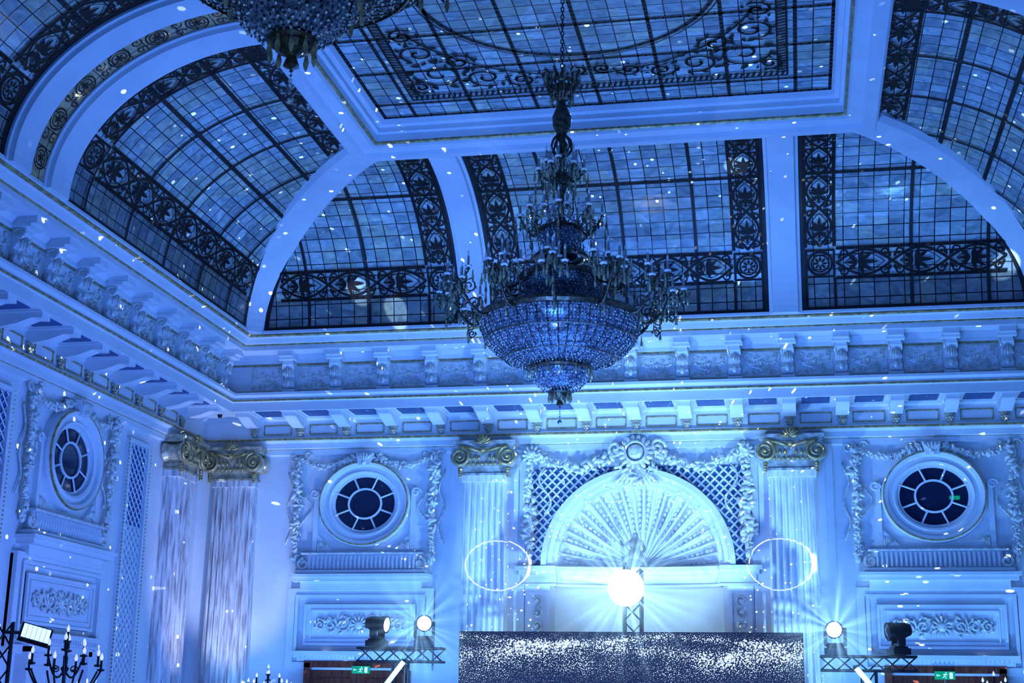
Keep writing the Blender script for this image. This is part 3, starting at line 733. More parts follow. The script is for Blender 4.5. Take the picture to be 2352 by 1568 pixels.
J = [((0, 0, .16), .085), ((0, 0, .30), .085), ((0, 0, .38), .035), ((0, 0, .47), .075), ((.11, -.02, .30), .035), ((.17, -.05, .18), .026), ((.09, -.09, .10), .02), ((-.11, -.02, .30), .035), ((-.20, 0, .24), .026), ((-.26, .02, .34), .02),
     ((.08, -.06, .08), .055), ((.16, -.14, .02), .04), ((.20, -.10, -.10), .026), ((-.08, -.06, .08), .055), ((-.17, -.13, .04), .04), ((-.22, -.10, -.06), .026)]
E = [(0, 1), (1, 2), (2, 3), (1, 4), (4, 5), (5, 6), (1, 7), (7, 8), (8, 9), (0, 10), (10, 11), (11, 12), (0, 13), (13, 14), (14, 15)]
me.from_pydata([j[0] for j in J], E, []); me.materials.append(M_fig)
o = bpy.data.objects.new('cherub_ornament', me); col.objects.link(o); o.parent = n_; o.location = (-.03, -.16, 4.50); o.scale = (1.1, 1.1, 1.15)
o.modifiers.new('skin', 'SKIN')
for i, j in enumerate(J): me.skin_vertices[0].data[i].radius = (j[1], j[1])
me.skin_vertices[0].data[0].use_root = True
sb = o.modifiers.new('sub', 'SUBSURF'); sb.levels = 1; sb.render_levels = 2
for sx in (-1, 1):
    s_ = empty('spandrel_lattice', (XC, 0, 0), label='white diagonal lattice over navy backing beside the niche arch', category='lattice')
    g = G(); n = 30
    for i in range(n):
        a0, a1 = pi / 2 * i / n, pi / 2 * (i + 1) / n
        def oo(a):
            t = min(2.0 / max(1e-6, cos(a)), 1.86 / max(1e-6, sin(a))); return (sx * t * cos(a), NZ + t * sin(a))
        p, q = oo(a0), oo(a1)
        g.add([(sx * 1.75 * cos(a0), -.02, NZ + 1.75 * sin(a0)), (sx * 1.75 * cos(a1), -.02, NZ + 1.75 * sin(a1)), (q[0], -.02, q[1]), (p[0], -.02, p[1])], [(0, 1, 2, 3)])
    g.obj('backing', M_navy, parent=s_)
    g = G(); lattice(g, -2.0, 2.0, NZ, NZ + 1.86, .17, .020, -.05, keep=lambda x, z: math.hypot(x, z - NZ) > 1.78 and x * sx > 0); g.obj('lattice', M_pl, parent=s_)
s_ = empty('niche_garland', (XC, 0, 0), label='carved plaster garland with cartouche and fruit drops over niche', category='relief')
for sx in (-1, 1):
    g = G()
    garland(g, sag(sx * .32, 6.55, sx * 1.92, 6.55, .28, 16), .13, .13, -.14)
    garland(g, [(sx * 2.02, 6.4), (sx * 2.08, 5.9), (sx * 2.0, 5.5), (sx * 2.05, 5.1)], .09, .18, -.14); garland(g, [(sx * 2.05, 5.1), (sx * 2.02, 4.75)], .17, .08, -.14)
    g.ell((sx * 2.02, -.15, 4.64), .05, .05, .10)
    g.tube([(sx * (1.75 + .12 * sin(k * .7)), -.1, 6.3 - .1 * k) for k in range(10)], .022, 5)
    g.obj('fruit_garland', M_silver, parent=s_, smooth=True)
    g = G()
    g.ell((sx * 2.0, -.14, 6.52), .13, .08, .13)
    for k in range(12): g.ell((sx * 2.0 + .14 * cos(k * pi / 6), -.14, 6.52 + .14 * sin(k * pi / 6)), .07, .05, .035, k * pi / 6, 6, 4)
    g.obj('rosette', M_silver, parent=s_, smooth=True)
g = G(); g.ell((0, -.26, 6.52), .17, .12, .17, n=16, m=8)
for k in range(18): g.ell((.25 * cos(k * pi / 9), -.22, 6.52 + .25 * sin(k * pi / 9)), .10, .07, .05, k * pi / 9, 6, 4)
ellring(g, .17, .17, [(0, -.34), (.02, -.37), (.05, -.34), (.05, -.2)], 6.52, 30)
for k in range(-4, 5): g.ell((.30 * sin(k * .22), -.22, 6.1), .26, .06, .05, pi / 2 + k * .22, 6, 4)
garland(g, [(-.34, 6.25), (0, 6.0), (.34, 6.25)], .10, .10, -.2)
garland(g, [(0, 6.05), (0, 5.85)], .14, .06, -.2)
for sx in (-1, 1): g.tube(spiral3((sx * .40, 6.62), .16, 0, 1.4, sx, -.2), .035, 6)
g.obj('cartouche', M_silver, parent=s_, smooth=True)

# ------------------------------------------------------------------ chandelier
def polar(r, a, z): return (r * cos(a), r * sin(a), z)
M_lin = mat('chandelier_glass_liner', (.22, .27, .36), .15, .1, c2=(.05, .07, .11), scale=20.)
def build_chandelier(loc, label):
    Z0 = 5.27
    c = empty('chandelier', loc, label=label, category='chandelier', group='large tiered crystal chandeliers')
    z = lambda v: v - Z0
    g = G()
    g.lathe([(.02, z(6.5)), (.05, z(6.7)), (.05, z(7.9)), (.10, z(7.95)), (.04, z(8.05)), (.04, z(8.35)), (.09, z(8.45)), (.13, z(8.55)), (.05, z(8.68)), (.045, z(8.95)), (.09, z(9.05)), (.05, z(9.12)), (.06, z(9.2)), (.12, z(9.32)), (.13, z(9.45)), (.07, z(9.6)), (.04, z(9.7)), (.05, z(9.8)), (.16, z(9.88)), (.05, z(9.95)), (.03, z(10.1))], 16)
    g.obj('stem', M_bronze, parent=c, smooth=True)
    g = G(); k = 0; zz = 10.08
    while zz < 11.35:
        i0 = len(g.v); g.tube([(.022 * cos(t), 0, .038 * sin(t)) for t in [i * pi / 5 for i in range(11)]], .008, 5)
        g.xf(Matrix.Translation((0, 0, z(zz))) @ Matrix.Rotation(pi / 2 * (k % 2), 4, 'Z'), i0); zz += .06; k += 1
    g.obj('chain', M_iron, parent=c)
    g = G()
    for k in range(10):
        a = k * 2 * pi / 10; g.tube([polar(.05, a, z(9.7)), polar(.14, a, z(9.78)), polar(.21, a, z(9.92)), polar(.19, a, z(10.05)), polar(.24, a, z(10.1))], [.02, .02, .018, .015, .02], 5)
        g.tube([polar(.05, a, z(9.2)), polar(.12, a, z(9.12)), polar(.15, a, z(9.0)), polar(.08, a, z(8.9))], .014, 5)
    g.lathe([(.20, z(9.9)), (.22, z(9.92)), (.22, z(9.95)), (.20, z(9.97))], 20); g.obj('crown', M_bronze, parent=c)
    def beadsurf(nm, prof_, nm_, step=.036, sz=.012):
        g = G(); pts = []
        for i in range(len(prof_) - 1):
            (r0, z0), (r1, z1) = prof_[i], prof_[i + 1]; l = math.hypot(r1 - r0, z1 - z0); k = max(1, int(l / step)); pts += [(r0 + (r1 - r0) * j / k, z0 + (z1 - z0) * j / k) for j in range(k)]
        pts.append(prof_[-1])
        for j, (r, zz) in enumerate(pts):
            n = max(10, min(nm_, int(2 * pi * r / .044)))
            for k in range(n):
                a = 2 * pi * (k + .5 * (j % 2)) / n; g.gem(polar(r + random.uniform(-.012, .012), a, z(zz)), sz * random.uniform(.7, 1.15), sz * 1.35)
        return g.obj(nm, M_crys, parent=c, kind='stuff')
    bowl = [(1.03, 6.62), (1.02, 6.50), (.97, 6.37), (.88, 6.25), (.76, 6.15), (.60, 6.07), (.44, 6.01), (.38, 5.99)]
    beadsurf('crystal_bowl', bowl, 150)
    beadsurf('crystal_bowl', [(.37, 5.97), (.36, 5.88), (.30, 5.78), (.20, 5.71), (.12, 5.68)], 60, .035)
    beadsurf('crystal_drum', [(.50, 7.18), (.54, 7.1), (.52, 6.95), (.50, 6.8), (.6, 6.74)], 80)
    beadsurf('crystal_drum', [(.12, 8.2), (.17, 8.0), (.24, 7.88), (.27, 7.8), (.26, 7.62), (.32, 7.5)], 50)
    g = G()
    g.lathe([(.99, z(6.60)), (.92, z(6.38)), (.72, z(6.17)), (.44, z(6.04)), (.1, z(6.0))], 40); g.lathe([(.34, z(5.96)), (.28, z(5.80)), (.1, z(5.72))], 24)
    g.lathe([(.48, z(7.18)), (.48, z(6.76))], 30); g.lathe([(.24, z(7.86)), (.22, z(7.5))], 24)
    g.obj('glass_liner', M_lin, parent=c, smooth=True)
    g = G()
    for r, zz, h in ((1.04, 6.64, .04), (.39, 5.99, .025), (.55, 7.19, .03), (.62, 6.72, .03), (.28, 7.86, .02), (.34, 7.48, .025), (.13, 5.68, .02)):
        g.lathe([(r - .04, z(zz) - h), (r + .01, z(zz) - h), (r + .03, z(zz)), (r + .01, z(zz) + h), (r - .04, z(zz) + h), (r - .04, z(zz) - h)], 48)
    for k in range(48): a = k * 2 * pi / 48; g.tube([polar(r + .005, a, z(zz)) for r, zz in bowl], .006, 4)
    for rr, zr in ((.955, 6.35), (.70, 6.115)): g.lathe([(rr + .01, z(zr) - .012), (rr + .03, z(zr)), (rr + .01, z(zr) + .012)], 48)
    for k in range(12): a = k * pi / 6; g.tube([polar(.6, a, z(6.75)), polar(.8, a, z(6.66)), polar(1.03, a, z(6.65))], .018, 5)
    g.lathe([(.0, z(5.5)), (.05, z(5.52)), (.03, z(5.58)), (.10, z(5.62)), (.13, z(5.68))], 14)
    g.obj('ring_frame', M_bronze, parent=c)
    g = G(); 
    for i in range(6): g.gem((0, 0, z(5.49 - .03 * i)), .014)
    g.ell((0, 0, z(5.30)), .03, .03, .03); g.obj('finial', M_crys, parent=c)
    pend = []
    cg = G(); cg.lathe([(0, 0), (.045, .005), (.05, .025), (.018, .03), (.015, .15), (.0, .15)], 8)
    bg = G(); bg.lathe([(.008, .15), (.016, .175), (.012, .20), (0, .235)], 6)
    first = {}
    def candle(arm, p):
        if 'c' not in first:
            cm = G(); cm.v = cg.v[:]; cm.f = cg.f[:]; cm.add(bg.v, bg.f)
            first['c'] = cm.obj('candle', M_candle, parent=arm, loc=p, smooth=True)
        else:
            k = first['c'].copy(); col.objects.link(k); k.parent = arm; k.location = p
    def arm(a, r0, z0_, r1, z1_, drop, th, tips, orn=0):
        g = G(); n = 14; pts = []
        for i in range(n + 1):
            t = i / n; r = r0 + (r1 - r0) * t; zz = z0_ + (z1_ - z0_) * t ** 2 - drop * sin(pi * t); pts.append((r, 0, z(zz)))
        g.tube(pts, [th * (1 - .4 * i / n) for i in range(n + 1)], 6)
        mid = pts[n // 2]; g.tube([(mid[0] + .09 * (1 - .8 * i / 12) * cos(i * .65), 0, mid[2] + .08 + .09 * (1 - .8 * i / 12) * sin(i * .65)) for i in range(13)], th * .5, 5)
        for k in (3, 6, 9, 12): g.ell((pts[k][0], 0, pts[k][2] - .01), .036, .018, .014, .6, 6, 4)
        if orn:
            for (cx, cz, rr, t0) in ((.02, -.20, .11, 0), (-.16, -.10, .09, 2), (.13, -.06, .08, 1), (-.02, -.36, .06, 3)):
                g.tube([(pts[-1][0] + cx + rr * (1 - .8 * i / 14) * cos(t0 + i * .6), 0, pts[-1][2] + cz + rr * (1 - .8 * i / 14) * sin(t0 + i * .6)) for i in range(15)], th * .42, 5)
                for k in range(4): g.ell((pts[-1][0] + cx + rr * cos(k * 1.6), 0, pts[-1][2] + cz + rr * sin(k * 1.6)), .030, .014, .010, k * 1.6 + 1, 6, 4)
        cp = []
        for (dr, da, dz) in tips:
            p = (r1 + dr, da, z(z1_ + dz)); cp.append(p)
            if dr or da: g.tube([(r1 - .12, 0, z(z1_) - .06), (r1 + dr * .5, da * .7, z(z1_ + dz * .5) - .07), (r1 + dr, da, z(z1_ + dz) - .05), p], th * .45, 5)
            g.ell((p[0], p[1], p[2] - .02), .028, .028, .016)
            for k in range(3): t = k * 2.1 + .5; pend.append(Vector((cos(a) * (p[0] + .06 * cos(t)) - sin(a) * (p[1] + .06 * sin(t)), sin(a) * (p[0] + .06 * cos(t)) + cos(a) * (p[1] + .06 * sin(t)), p[2] - .12)))
        o = g.obj('candle_arm', M_bronze, parent=c, rot=a, smooth=True)
        for p in cp: candle(o, p)
        pend.append(Vector((cos(a) * mid[0], sin(a) * mid[0], mid[2] - .14)))
        for dz in (.28, .42): pend.append(Vector((cos(a) * (r1 + .04), sin(a) * (r1 + .04), z(z1_) - dz)))
    for k in range(12): arm(k * pi / 6 + .1, .95, 6.62, 1.44, 7.02, .10, .024, ((.14, 0, .0), (0, .14, -.06), (0, -.14, -.06), (-.14, 0, .14)), 1)
    for k in range(10): arm(k * pi / 5 + .3, .5, 7.15, .93, 7.30, .12, .018, ((.0, .0, .0), (-.12, .12, -.08)))
    for k in range(8): arm(k * pi / 4 + .1, .25, 7.86, .54, 8.06, .10, .016, ((0, 0, 0), (-.16, .1, .02)))
    for k in range(6): arm(k * pi / 3 + .2, .07, 8.6, .30, 8.70, .07, .014, ((0, 0, 0), (-.1, .06, .1)))
    for k in range(10): a = k * 2 * pi / 10; pend.append(Vector(polar(.24, a, z(9.98)))); pend.append(Vector(polar(.15, a + .3, z(9.7))))
    for k in range(10): a = k * 2 * pi / 10; pend.append(Vector(polar(.14, a, z(5.62))))
    for k in range(14): a = k * 2 * pi / 14; pend.append(Vector(polar(.41, a, z(5.92))))
    random.shuffle(pend)
    g = G()
    for k in range(16):
        a = k * pi / 8
        for (ra, za, rb, zb, dr) in ((.07, 8.9, .30, 8.66, .12), (.10, 8.55, .50, 8.02, .10), (.27, 7.86, .88, 7.28, .14)):
            for i in range(13):
                t = i / 12; g.gem(polar(ra + (rb - ra) * t, a, z(za + (zb - za) * t - dr * sin(pi * t))), .010)
    g.obj('bead_strand', M_crys, parent=c, kind='stuff')
    dg = G(); dg.lathe([(.004, .09), (.010, .05), (.008, .04), (.019, -.02), (.014, -.05), (0, -.08)], 6)
    p0 = None
    for p in pend[:95]:
        if p0 is None: p0 = dg.obj('crystal_drop', M_amber, parent=c, loc=p)
        else: k = p0.copy(); col.objects.link(k); k.parent = c; k.location = p
    g = G()
    for p in pend[95:]: g.add([Vector(v) + p for v in dg.v], dg.f)
    if g.v: g.obj('crystal_drops', M_amber, parent=c, kind='stuff')
    return c
ch = build_chandelier((XC, -9.1, 5.27), 'tiered bronze and crystal chandelier with candle arms, unlit')
ch2 = clone(ch, (XC - .02, -19.06, 5.21))

# ------------------------------------------------------------------ candelabra
def build_candelabra():
    c = empty('candelabra', label='tall dark bronze floor candelabra with white candle bulbs', category='candelabra', group='floor candelabras')
    g = G(); g.lathe([(.0, 0), (.24, 0), (.24, .05), (.12, .12), (.06, .3), (.04, .5), (.06, .9), (.035, 1.0), (.03, 1.6), (.06, 1.75), (.025, 1.85), (.02, 2.1), (.05, 2.16), (.02, 2.2), (.016, 2.45), (.0, 2.46)], 16)
    g.obj('stem', M_iron, parent=c, smooth=True)
    cd = G(); cd.lathe([(0, -.01), (.045, 0), (.045, .02), (.014, .02), (.014, .12), (.0, .12)], 8); cb = G(); cb.lathe([(.008, .12), (.021, .145), (.017, .17), (0, .21)], 8)
    def cand(par, p): cd.obj('candle', M_iron, parent=par, loc=p, smooth=True); cb.obj('bulb', M_bulb, parent=par, loc=p, smooth=True)
    cand(c, (0, 0, 2.46))
    for n, r, z0, z1, ph in ((4, .20, 2.15, 2.30, .4), (8, .42, 1.90, 2.14, .2)):
        for k in range(n):
            a = ph + 2 * pi * k / n; g = G(); pts = [(r * t, 0, z0 + (z1 - z0) * t ** 2 - .12 * sin(pi * t)) for t in [i / 12 for i in range(13)]]
            g.tube(pts, .012, 6); g.tube([(r * .5 + .05 * (1 - .07 * i) * cos(i * .7), 0, z0 + .0 + .05 * (1 - .07 * i) * sin(i * .7)) for i in range(12)], .008, 5)
            o = g.obj('candle_arm', M_iron, parent=c, rot=a, smooth=True); cand(o, (r, 0, z1 + (.06 if k % 2 else 0)))
    return c
ca = build_candelabra(); ca.location = (-8.40, -10.8, 0)
k = clone(ca, (-9.35, -1.6, 0)); k.scale = (1, 1, .955); k = clone(ca, (3.05, -2.2, 0), .5); k.scale = (1, 1, .945)

# ------------------------------------------------------------------ stage gear
def truss(g, p0, p1, w=.14, r=.018, step=.25):
    p0, p1 = Vector(p0), Vector(p1); d = (p1 - p0); L = d.length; d.normalize()
    u = d.cross(Vector((0, 1, 0)) if abs(d.y) < .9 else Vector((1, 0, 0))).normalized(); v = d.cross(u)
    cs = [u * w + v * w, u * w - v * w, -u * w - v * w, -u * w + v * w]
    for q in cs: g.tube([p0 + q, p1 + q], r, 6)
    n = max(1, int(L / step))
    for i in range(n):
        for k in range(4):
            a, b = cs[k], cs[(k + 1) % 4]
            if i % 2: a, b = b, a
            g.tube([p0 + a + d * L * i / n, p0 + b + d * L * (i + 1) / n], r * .6, 4)
g = G(); truss(g, (0, 0, 0), (0, 0, 4.25), .15, .022, .3); g.box(-.35, .35, -.35, .35, 0, .03)
g.obj('lighting_truss', M_iron, loc=(XC + .03, -1.15, 0), label='black vertical box truss holding the mirror ball', category='truss')
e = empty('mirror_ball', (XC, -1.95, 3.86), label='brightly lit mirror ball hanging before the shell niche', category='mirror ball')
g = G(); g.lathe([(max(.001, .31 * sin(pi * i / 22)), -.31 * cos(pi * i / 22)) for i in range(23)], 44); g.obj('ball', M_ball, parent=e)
g = G(); g.tube([(0, 0, .3), (0, 0, .42), (0, .65, .42), (0, .65, .06)], .02, 6); g.lathe([(.05, .30), (.05, .36), (0, .36)], 10); g.obj('hanger', M_iron, parent=e)

m = bpy.data.materials.new('led_screen_image'); m.use_nodes = True; nt = m.node_tree; N = nt.nodes; L = nt.links; b = N['Principled BSDF']
b.inputs['Base Color'].default_value = (.004, .004, .008, 1); b.inputs['Roughness'].default_value = .6; b.inputs['Specular IOR Level'].default_value = .1
def mth(op, a, bb=None, cc=None):
    n = N.new('ShaderNodeMath'); n.operation = op
    for i, x in enumerate((a, bb, cc)):
        if x is None: continue
        if isinstance(x, (int, float)): n.inputs[i].default_value = x
        else: L.new(x, n.inputs[i])
    return n.outputs[0]
tc = N.new('ShaderNodeTexCoord'); sp = N.new('ShaderNodeSeparateXYZ'); L.new(tc.outputs['Object'], sp.inputs[0]); X, Z = sp.outputs[0], sp.outputs[2]
def wave(amp, fr, ph, zc, wd):
    c = mth('ADD', mth('MULTIPLY', mth('SINE', mth('ADD', mth('MULTIPLY', X, fr), ph)), amp), zc)
    d = mth('DIVIDE', mth('SUBTRACT', Z, c), wd); return mth('EXPONENT', mth('MULTIPLY', mth('MULTIPLY', d, d), -1))
dens = mth('ADD', mth('ADD', wave(.06, 1.6, .4, -.14, .06), wave(.08, 1.2, 2.6, -.32, .13)), mth('MULTIPLY', wave(.10, 1.7, 4.2, -.58, .24), .75))
no = N.new('ShaderNodeTexNoise'); no.inputs['Scale'].default_value = 2.5; no.inputs['Detail'].default_value = 8; L.new(tc.outputs['Object'], no.inputs['Vector'])
ctr = mth('SUBTRACT', 1., mth('MULTIPLY', mth('EXPONENT', mth('MULTIPLY', mth('ADD', mth('POWER', mth('ABSOLUTE', mth('DIVIDE', X, .9)), 2.), mth('POWER', mth('ABSOLUTE', mth('DIVIDE', mth('ADD', Z, .85), .36)), 2.)), -1.)), .9))
dens = mth('ADD', mth('MULTIPLY', mth('MULTIPLY', dens, ctr), mth('MULTIPLY', mth('SUBTRACT', no.outputs['Fac'], .2), 1.9)), .16)
vo = N.new('ShaderNodeTexVoronoi'); vo.voronoi_dimensions = '2D'; vo.inputs['Scale'].default_value = 38
cxz = N.new('ShaderNodeCombineXYZ'); L.new(X, cxz.inputs[0]); L.new(Z, cxz.inputs[1]); L.new(cxz.outputs[0], vo.inputs['Vector'])
wn_ = N.new('ShaderNodeTexWhiteNoise'); L.new(vo.outputs['Color'], wn_.inputs['Vector'])
dot = mth('MULTIPLY', mth('LESS_THAN', vo.outputs['Distance'], mth('MULTIPLY', mth('MULTIPLY', dens, .46), mth('ADD', wn_.outputs['Value'], .4))), mth('ADD', mth('MULTIPLY', wn_.outputs['Value'], .8), .35))
r = N.new('ShaderNodeMix'); r.data_type = 'RGBA'; L.new(dot, r.inputs[0]); r.inputs[6].default_value = (.004, .008, .035, 1); r.inputs[7].default_value = (.62, .78, 1, 1)
L.new(r.outputs[2], b.inputs['Emission Color']); b.inputs['Emission Strength'].default_value = 1.5
e = empty('led_screen', (XC, -1.75, 3.12), label='wide LED stage screen showing white particle waves on black', category='screen')
g = G(); g.box(-2.94, 2.94, -.04, -.03, -2.4, 0); g.obj('display', m, parent=e)
g = G(); g.box(-2.95, 2.95, -.03, .06, -2.41, .01); g.obj('housing', M_iron, parent=e)
g = G(); [g.box(x - .05, x + .05, .06, .16, -3.12, -.1) for x in (-2.4, -.8, .8, 2.4)]; g.obj('support', M_iron, parent=e)

def moving_head(loc, yaw, pitch, lit, label):
    e = empty('moving_head_light', loc, yaw, label=label, category='stage light', group='moving head stage lights')
    g = G(); g.box(-.17, .17, -.14, .14, 0, .10); g.box(-.13, .13, -.11, .11, .10, .13); g.obj('base', M_iron, parent=e)
    g = G(); g.box(-.17, .17, -.05, .05, .13, .18)
    for sx in (-1, 1): x0, x1 = sorted((sx * .13, sx * .18)); g.box(x0, x1, -.06, .06, .15, .42)
    g.obj('yoke', M_iron, parent=e)
    R = Matrix.Translation((0, 0, .38)) @ Matrix.Rotation(pi / 2 + pitch, 4, 'X')
    g = G(); g.lathe([(0, -.22), (.09, -.2), (.12, -.12), (.125, .05), (.14, .08), (.145, .18), (.12, .18)], 20); g.xf(R); g.obj('head', M_iron, parent=e)
    g = G(); g.lathe([(.12, .17), (.08, .185), (0, .19)], 20); g.xf(R); g.obj('lens', M_lens if lit else M_dark, parent=e)
yS = -2.6
moving_head((-7.05, yS, 2.82), radians(80), .1, True, 'black moving head stage light turned sideways on a truss')
moving_head((-6.22, yS, 2.82), radians(12), .0, True, 'black moving head stage light with glowing lens facing outward')
moving_head((.60, yS, 2.74), radians(-6), .0, True, 'black moving head stage light with glowing lens facing outward')
moving_head((1.58, yS, 2.74), radians(-75), .1, False, 'black moving head stage light turned away beside the screen')
for cx, nm in ((-6.62, 0), (1.1, 1)):
    g = G(); zt = 2.68 if nm == 0 else 2.60
    truss(g, (cx - .75, yS, zt), (cx + .75, yS, zt), .11, .02, .22); truss(g, (cx, yS, 0), (cx, yS, zt - .11), .11, .02, .3)
    g.obj('lighting_truss', M_iron, label='black truss stand carrying moving head stage lights', category='truss', group='truss stands beside the stage')
def led_tube(p0, p1):
    p0, p1 = Vector(p0), Vector(p1); e = empty('led_tube', (p0.x, p0.y, 0), label='glowing blue-white LED batten leaning on a stand', category='led light', group='LED battens beside the stage')
    q0 = Vector((0, 0, p0.z)); q = p1 - p0 + q0
    g = G(); g.tube([q0, q], .042, 8); g.obj('tube', M_led, parent=e)
    g = G(); g.box(-.03, .03, .04, .08, 0, q0.z + .05); g.box(-.2, .2, -.1, .2, 0, .03); g.box(q.x - .05, q.x + .05, q.y + .03, q.y + .08, q.z - .05, q.z + .05); g.obj('bracket', M_iron, parent=e)
led_tube((-7.05, -2.85, 1.85), (-6.50, -2.85, 2.56)); led_tube((1.45, -2.85, 1.85), (.90, -2.85, 2.52))
e = empty('flood_light', (-9.25, -10.2, 0), radians(35), label='LED flood light panel on a black truss stand, lit', category='stage light')
g = G(); truss(g, (-.28, 0, 0), (-.28, 0, 2.72), .09, .018, .25); g.tube([(-.28, 0, 2.6), (.0, 0, 2.6)], .02, 6); g.obj('stand', M_iron, parent=e)
TF = Matrix.Translation((.08, -.05, 2.58)) @ Matrix.Rotation(radians(14), 4, 'Y') @ Matrix.Rotation(radians(-25), 4, 'X')
g = G(); g.box(-.19, .19, -.03, .05, -.11, .11); g.xf(TF); g.obj('housing', M_iron, parent=e)
g = G()
for i in range(6):
    for j in range(3): g.box(-.165 + i * .056, -.165 + i * .056 + .05, -.040, -.03, -.09 + j * .062, -.09 + j * .062 + .056)
g.xf(TF); g.obj('lens', M_flood, parent=e)

g = G(); g.lathe([(0, -.05), (.035, -.04), (.05, 0), (.05, .02)], 12)
g.obj('security_camera', M_iron, loc=(XL + .62, -.62, 7.35), label='small black dome camera under the cornice corner', category='camera')

# ------------------------------------------------------------------ emissive haze painting glow and rays around the lamps
def haze(loc, R, strength, nray, thin, label, seed=0., raygain=4., base=.25):
    m = bpy.data.materials.new('glow_haze'); m.use_nodes = True; nt = m.node_tree; N = nt.nodes; L = nt.links
    N.remove(N['Principled BSDF']); out = N['Material Output']; em = N.new('ShaderNodeEmission'); L.new(em.outputs[0], out.inputs['Volume'])
    em.inputs[0].default_value = (.30, .62, 1, 1)
    def ma(op, a, b=None):
        n = N.new('ShaderNodeMath'); n.operation = op
        for i, x in enumerate((a, b)):
            if x is None: continue
            if isinstance(x, (int, float)): n.inputs[i].default_value = x
            else: L.new(x, n.inputs[i])
        return n.outputs[0]
    tc = N.new('ShaderNodeTexCoord'); ln = N.new('ShaderNodeVectorMath'); ln.operation = 'LENGTH'; L.new(tc.outputs['Object'], ln.inputs[0]); r = ln.outputs['Value']
    nm = N.new('ShaderNodeVectorMath'); nm.operation = 'NORMALIZE'; L.new(tc.outputs['Object'], nm.inputs[0])
    ad = N.new('ShaderNodeVectorMath'); ad.operation = 'ADD'; L.new(nm.outputs[0], ad.inputs[0]); ad.inputs[1].default_value = (seed, seed, 0)
    vo = N.new('ShaderNodeTexVoronoi'); vo.inputs['Scale'].default_value = nray; L.new(ad.outputs[0], vo.inputs['Vector'])
    ray = ma('EXPONENT', ma('MULTIPLY', ma('POWER', ma('DIVIDE', vo.outputs['Distance'], thin), 2), -1))
    fall = ma('MULTIPLY', ma('DIVIDE', 1., ma('ADD', ma('MULTIPLY', r, r), .18)), ma('MAXIMUM', ma('SUBTRACT', 1., ma('DIVIDE', r, R)), 0.))
    s = ma('MULTIPLY', ma('MULTIPLY', fall, ma('ADD', ma('MULTIPLY', ray, raygain), base)), strength)
    L.new(s, em.inputs[1])
    g = G(); g.lathe([(max(.001, R * sin(pi * i / 16)), -R * cos(pi * i / 16)) for i in range(17)], 24)
    return g.obj('glow_haze', m, loc=loc, kind='stuff', label=label, category='haze')
haze((XC, -1.95, 3.86), 1.9, .40, 5.0, .18, 'self-glowing haze with painted light rays around the mirror ball', 0., 15., .22)
haze((-6.26, -2.86, 3.2), 1.2, .24, 3.6, .18, 'self-glowing haze painted as flare around a stage light', 3., 14., .25)
haze((.60, -2.86, 3.12), 1.2, .24, 3.6, .18, 'self-glowing haze painted as flare around a stage light', 7., 14., .25)

# ------------------------------------------------------------------ lights
def look(o, t): o.rotation_euler = (Vector(t) - o.location).to_track_quat('-Z', 'Y').to_euler()
def area(loc, tgt, w, h, p, c, spread=180):
    l = bpy.data.lights.new('fill_wash', 'AREA'); l.shape = 'RECTANGLE'; l.size = w; l.size_y = h; l.energy = p; l.color = c; l.spread = radians(spread)
    o = bpy.data.objects.new('fill_wash', l); col.objects.link(o); o.location = loc; look(o, tgt); return o
def spot(loc, tgt, p, c, ang=50, blend=.6, r=.08):
    l = bpy.data.lights.new('stage_fill_spot', 'SPOT'); l.energy = p; l.color = c; l.spot_size = radians(ang); l.spot_blend = blend; l.shadow_soft_size = r
    o = bpy.data.objects.new('stage_fill_spot', l); col.objects.link(o); o.location = loc; look(o, tgt); return o
BL = (.055, .225, 1.)
area((XC, -9, .4), (XC, -8.5, 10), 5, 5, 840, BL)  # unseen fill added for the overall blue light on the ceiling
area((XC, -19, .4), (XC, -4, 9.0), 5, 2, 460, (.07, .26, 1), 90)  # unseen far fill added to lift the dark upper frieze
area((XC, -3.6, .4), (XC, 0, 5.5), 12, .6, 520, (.08, .30, 1))  # unseen low fill added to brighten the back wall
for sx in (-1, 1):
    spot((XC + sx * 4.6, -5.5, 1.2), (XC, 0, 5.0), 2500, (.24, .56, 1), 54)
    spot((XC + sx * .9, -1.35, 2.3), (XC - sx * .3, .3, 3.75), 60, (.34, .68, 1), 100)  # hidden behind the screen, added to brighten the lower niche
    spot((XC + sx * 1.3, -1.5, 2.95), (XC, .2, 5.2), 110, (.40, .75, 1), 90)  # second hidden pair, added to brighten the shell
for x in (-10.2, -8.2, -6.9, .9, 2.6, 4.4): spot((x, -1.7, .5), (x + .1, -.1, 5.5), 340, (.14, .43, 1), 60)
for x in (-5.7, 0.): spot((x + .9, -1.3, .4), (x, -.3, 5.2), 300, (.26, .55, 1), 46)
spot((-9.8, -2.2, .5), (-11.0, -.3, 5.5), 600, (.60, .64, .95), 50)
area((-7.5, -8, .5), (XL, -5, 5), 1, 3, 290, (.13, .26, 1))  # unseen fill added for the left wall
spot((XC, -14, .6), (XC, -9.1, 7.0), 900, (.28, .54, 1), 24)  # unseen spots from below, added to brighten the chandeliers
spot((XC + 2, -24, .6), (XC, -19.06, 7.0), 1000, (.18, .44, 1), 24)
for t in ((-.8, -3.5, 10.5), (-7.9, -1.72, 9.35), (-7.2, -1.6, 9.0), (3.7, -1.75, 9.3)):  # narrow added beams throw bright patches in place of glints on the glass
    spot((t[0] * .3 - 2, -6.5, 1.2), t, 9000, (.5, .75, 1), 2.6, .3, .02)
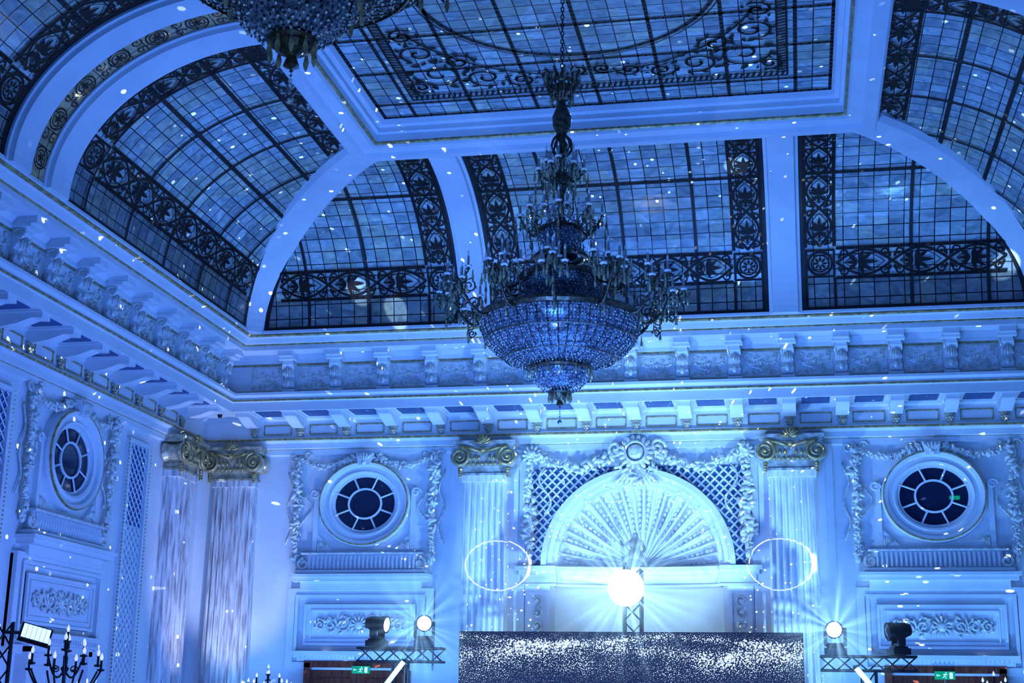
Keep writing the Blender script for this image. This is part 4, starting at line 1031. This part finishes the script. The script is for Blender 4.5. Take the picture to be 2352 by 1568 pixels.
def node_light(kind, name, loc, build, E=400., **kw):
    l = bpy.data.lights.new(name, kind); l.energy = E; l.shadow_soft_size = 0.
    for k, v in kw.items(): setattr(l, k, v)
    l.use_nodes = True; N = l.node_tree.nodes; L = l.node_tree.links; em = N['Emission']; tc = N.new('ShaderNodeTexCoord')
    def ma(op, a, b=None):
        n = N.new('ShaderNodeMath'); n.operation = op
        for i, x in enumerate((a, b)):
            if x is None: continue
            if isinstance(x, (int, float)): n.inputs[i].default_value = x
            else: L.new(x, n.inputs[i])
        return n.outputs[0]
    L.new(ma('DIVIDE', build(N, L, tc, ma), E), em.inputs['Strength']); em.inputs['Color'].default_value = (.70, .86, 1, 1)
    o = bpy.data.objects.new(name, l); col.objects.link(o); o.location = loc; return o
def dots(N, L, tc, ma):
    v = N.new('ShaderNodeTexVoronoi'); v.inputs['Scale'].default_value = 34; L.new(tc.outputs['Normal'], v.inputs['Vector'])
    wn2 = N.new('ShaderNodeTexWhiteNoise'); L.new(v.outputs['Color'], wn2.inputs['Vector'])
    return ma('MULTIPLY', ma('LESS_THAN', v.outputs['Distance'], .135), ma('MULTIPLY', ma('POWER', wn2.outputs['Value'], 1.8), 19000.))
node_light('POINT', 'mirror_ball_reflections', (XC, -2.45, 3.95), dots, 6000.)
def ring(a0, w):
    def f(N, L, tc, ma):
        sp = N.new('ShaderNodeSeparateXYZ'); L.new(tc.outputs['Normal'], sp.inputs[0])
        rr = ma('SQRT', ma('ADD', ma('POWER', ma('ABSOLUTE', sp.outputs[0]), 2), ma('POWER', ma('ABSOLUTE', ma('MULTIPLY', sp.outputs[1], 1.3)), 2)))
        side_ = ma('MINIMUM', ma('MAXIMUM', ma('DIVIDE', sp.outputs[0], a0), 0.), 1.)
        arc = ma('ADD', ma('MULTIPLY', ma('POWER', side_, 8.), 8000.), 4500.)
        ww = ma('ADD', ma('MULTIPLY', ma('POWER', side_, 8.), w * 2), w)
        return ma('MULTIPLY', ma('LESS_THAN', ma('ABSOLUTE', ma('SUBTRACT', rr, a0)), ww), arc)
    return f
for tx in (-5.45, -.25):
    o = node_light('SPOT', 'ring_gobo', (XC + (-1.2 if tx < -2 else 1.2), -7.5, 3.2), ring(.080, .0014), 1500., spot_size=radians(14), spot_blend=0.)
    look(o, (tx, -.3, 4.42))

w = bpy.data.worlds.new('world'); scene.world = w; w.use_nodes = True; w.node_tree.nodes['Background'].inputs[0].default_value = (.02, .06, .25, 1); w.node_tree.nodes['Background'].inputs[1].default_value = .3

# ------------------------------------------------------------------ camera
cam = bpy.data.cameras.new('camera'); cam.lens = 50.0; cam.sensor_width = 36; cam.clip_end = 200
co = bpy.data.objects.new('camera', cam); col.objects.link(co)
psi, th, ro = radians(11.31), radians(14.763), radians(.9095)
F = Vector((-sin(psi) * cos(th), cos(psi) * cos(th), sin(th))); R = Vector((cos(psi), sin(psi), 0)); U = R.cross(F)
R2 = R * cos(ro) + U * sin(ro); U2 = -R * sin(ro) + U * cos(ro)
M = Matrix((R2, U2, -F)).transposed().to_4x4(); M.translation = Vector((0, -26.5, 1.7)); co.matrix_world = M
scene.camera = co
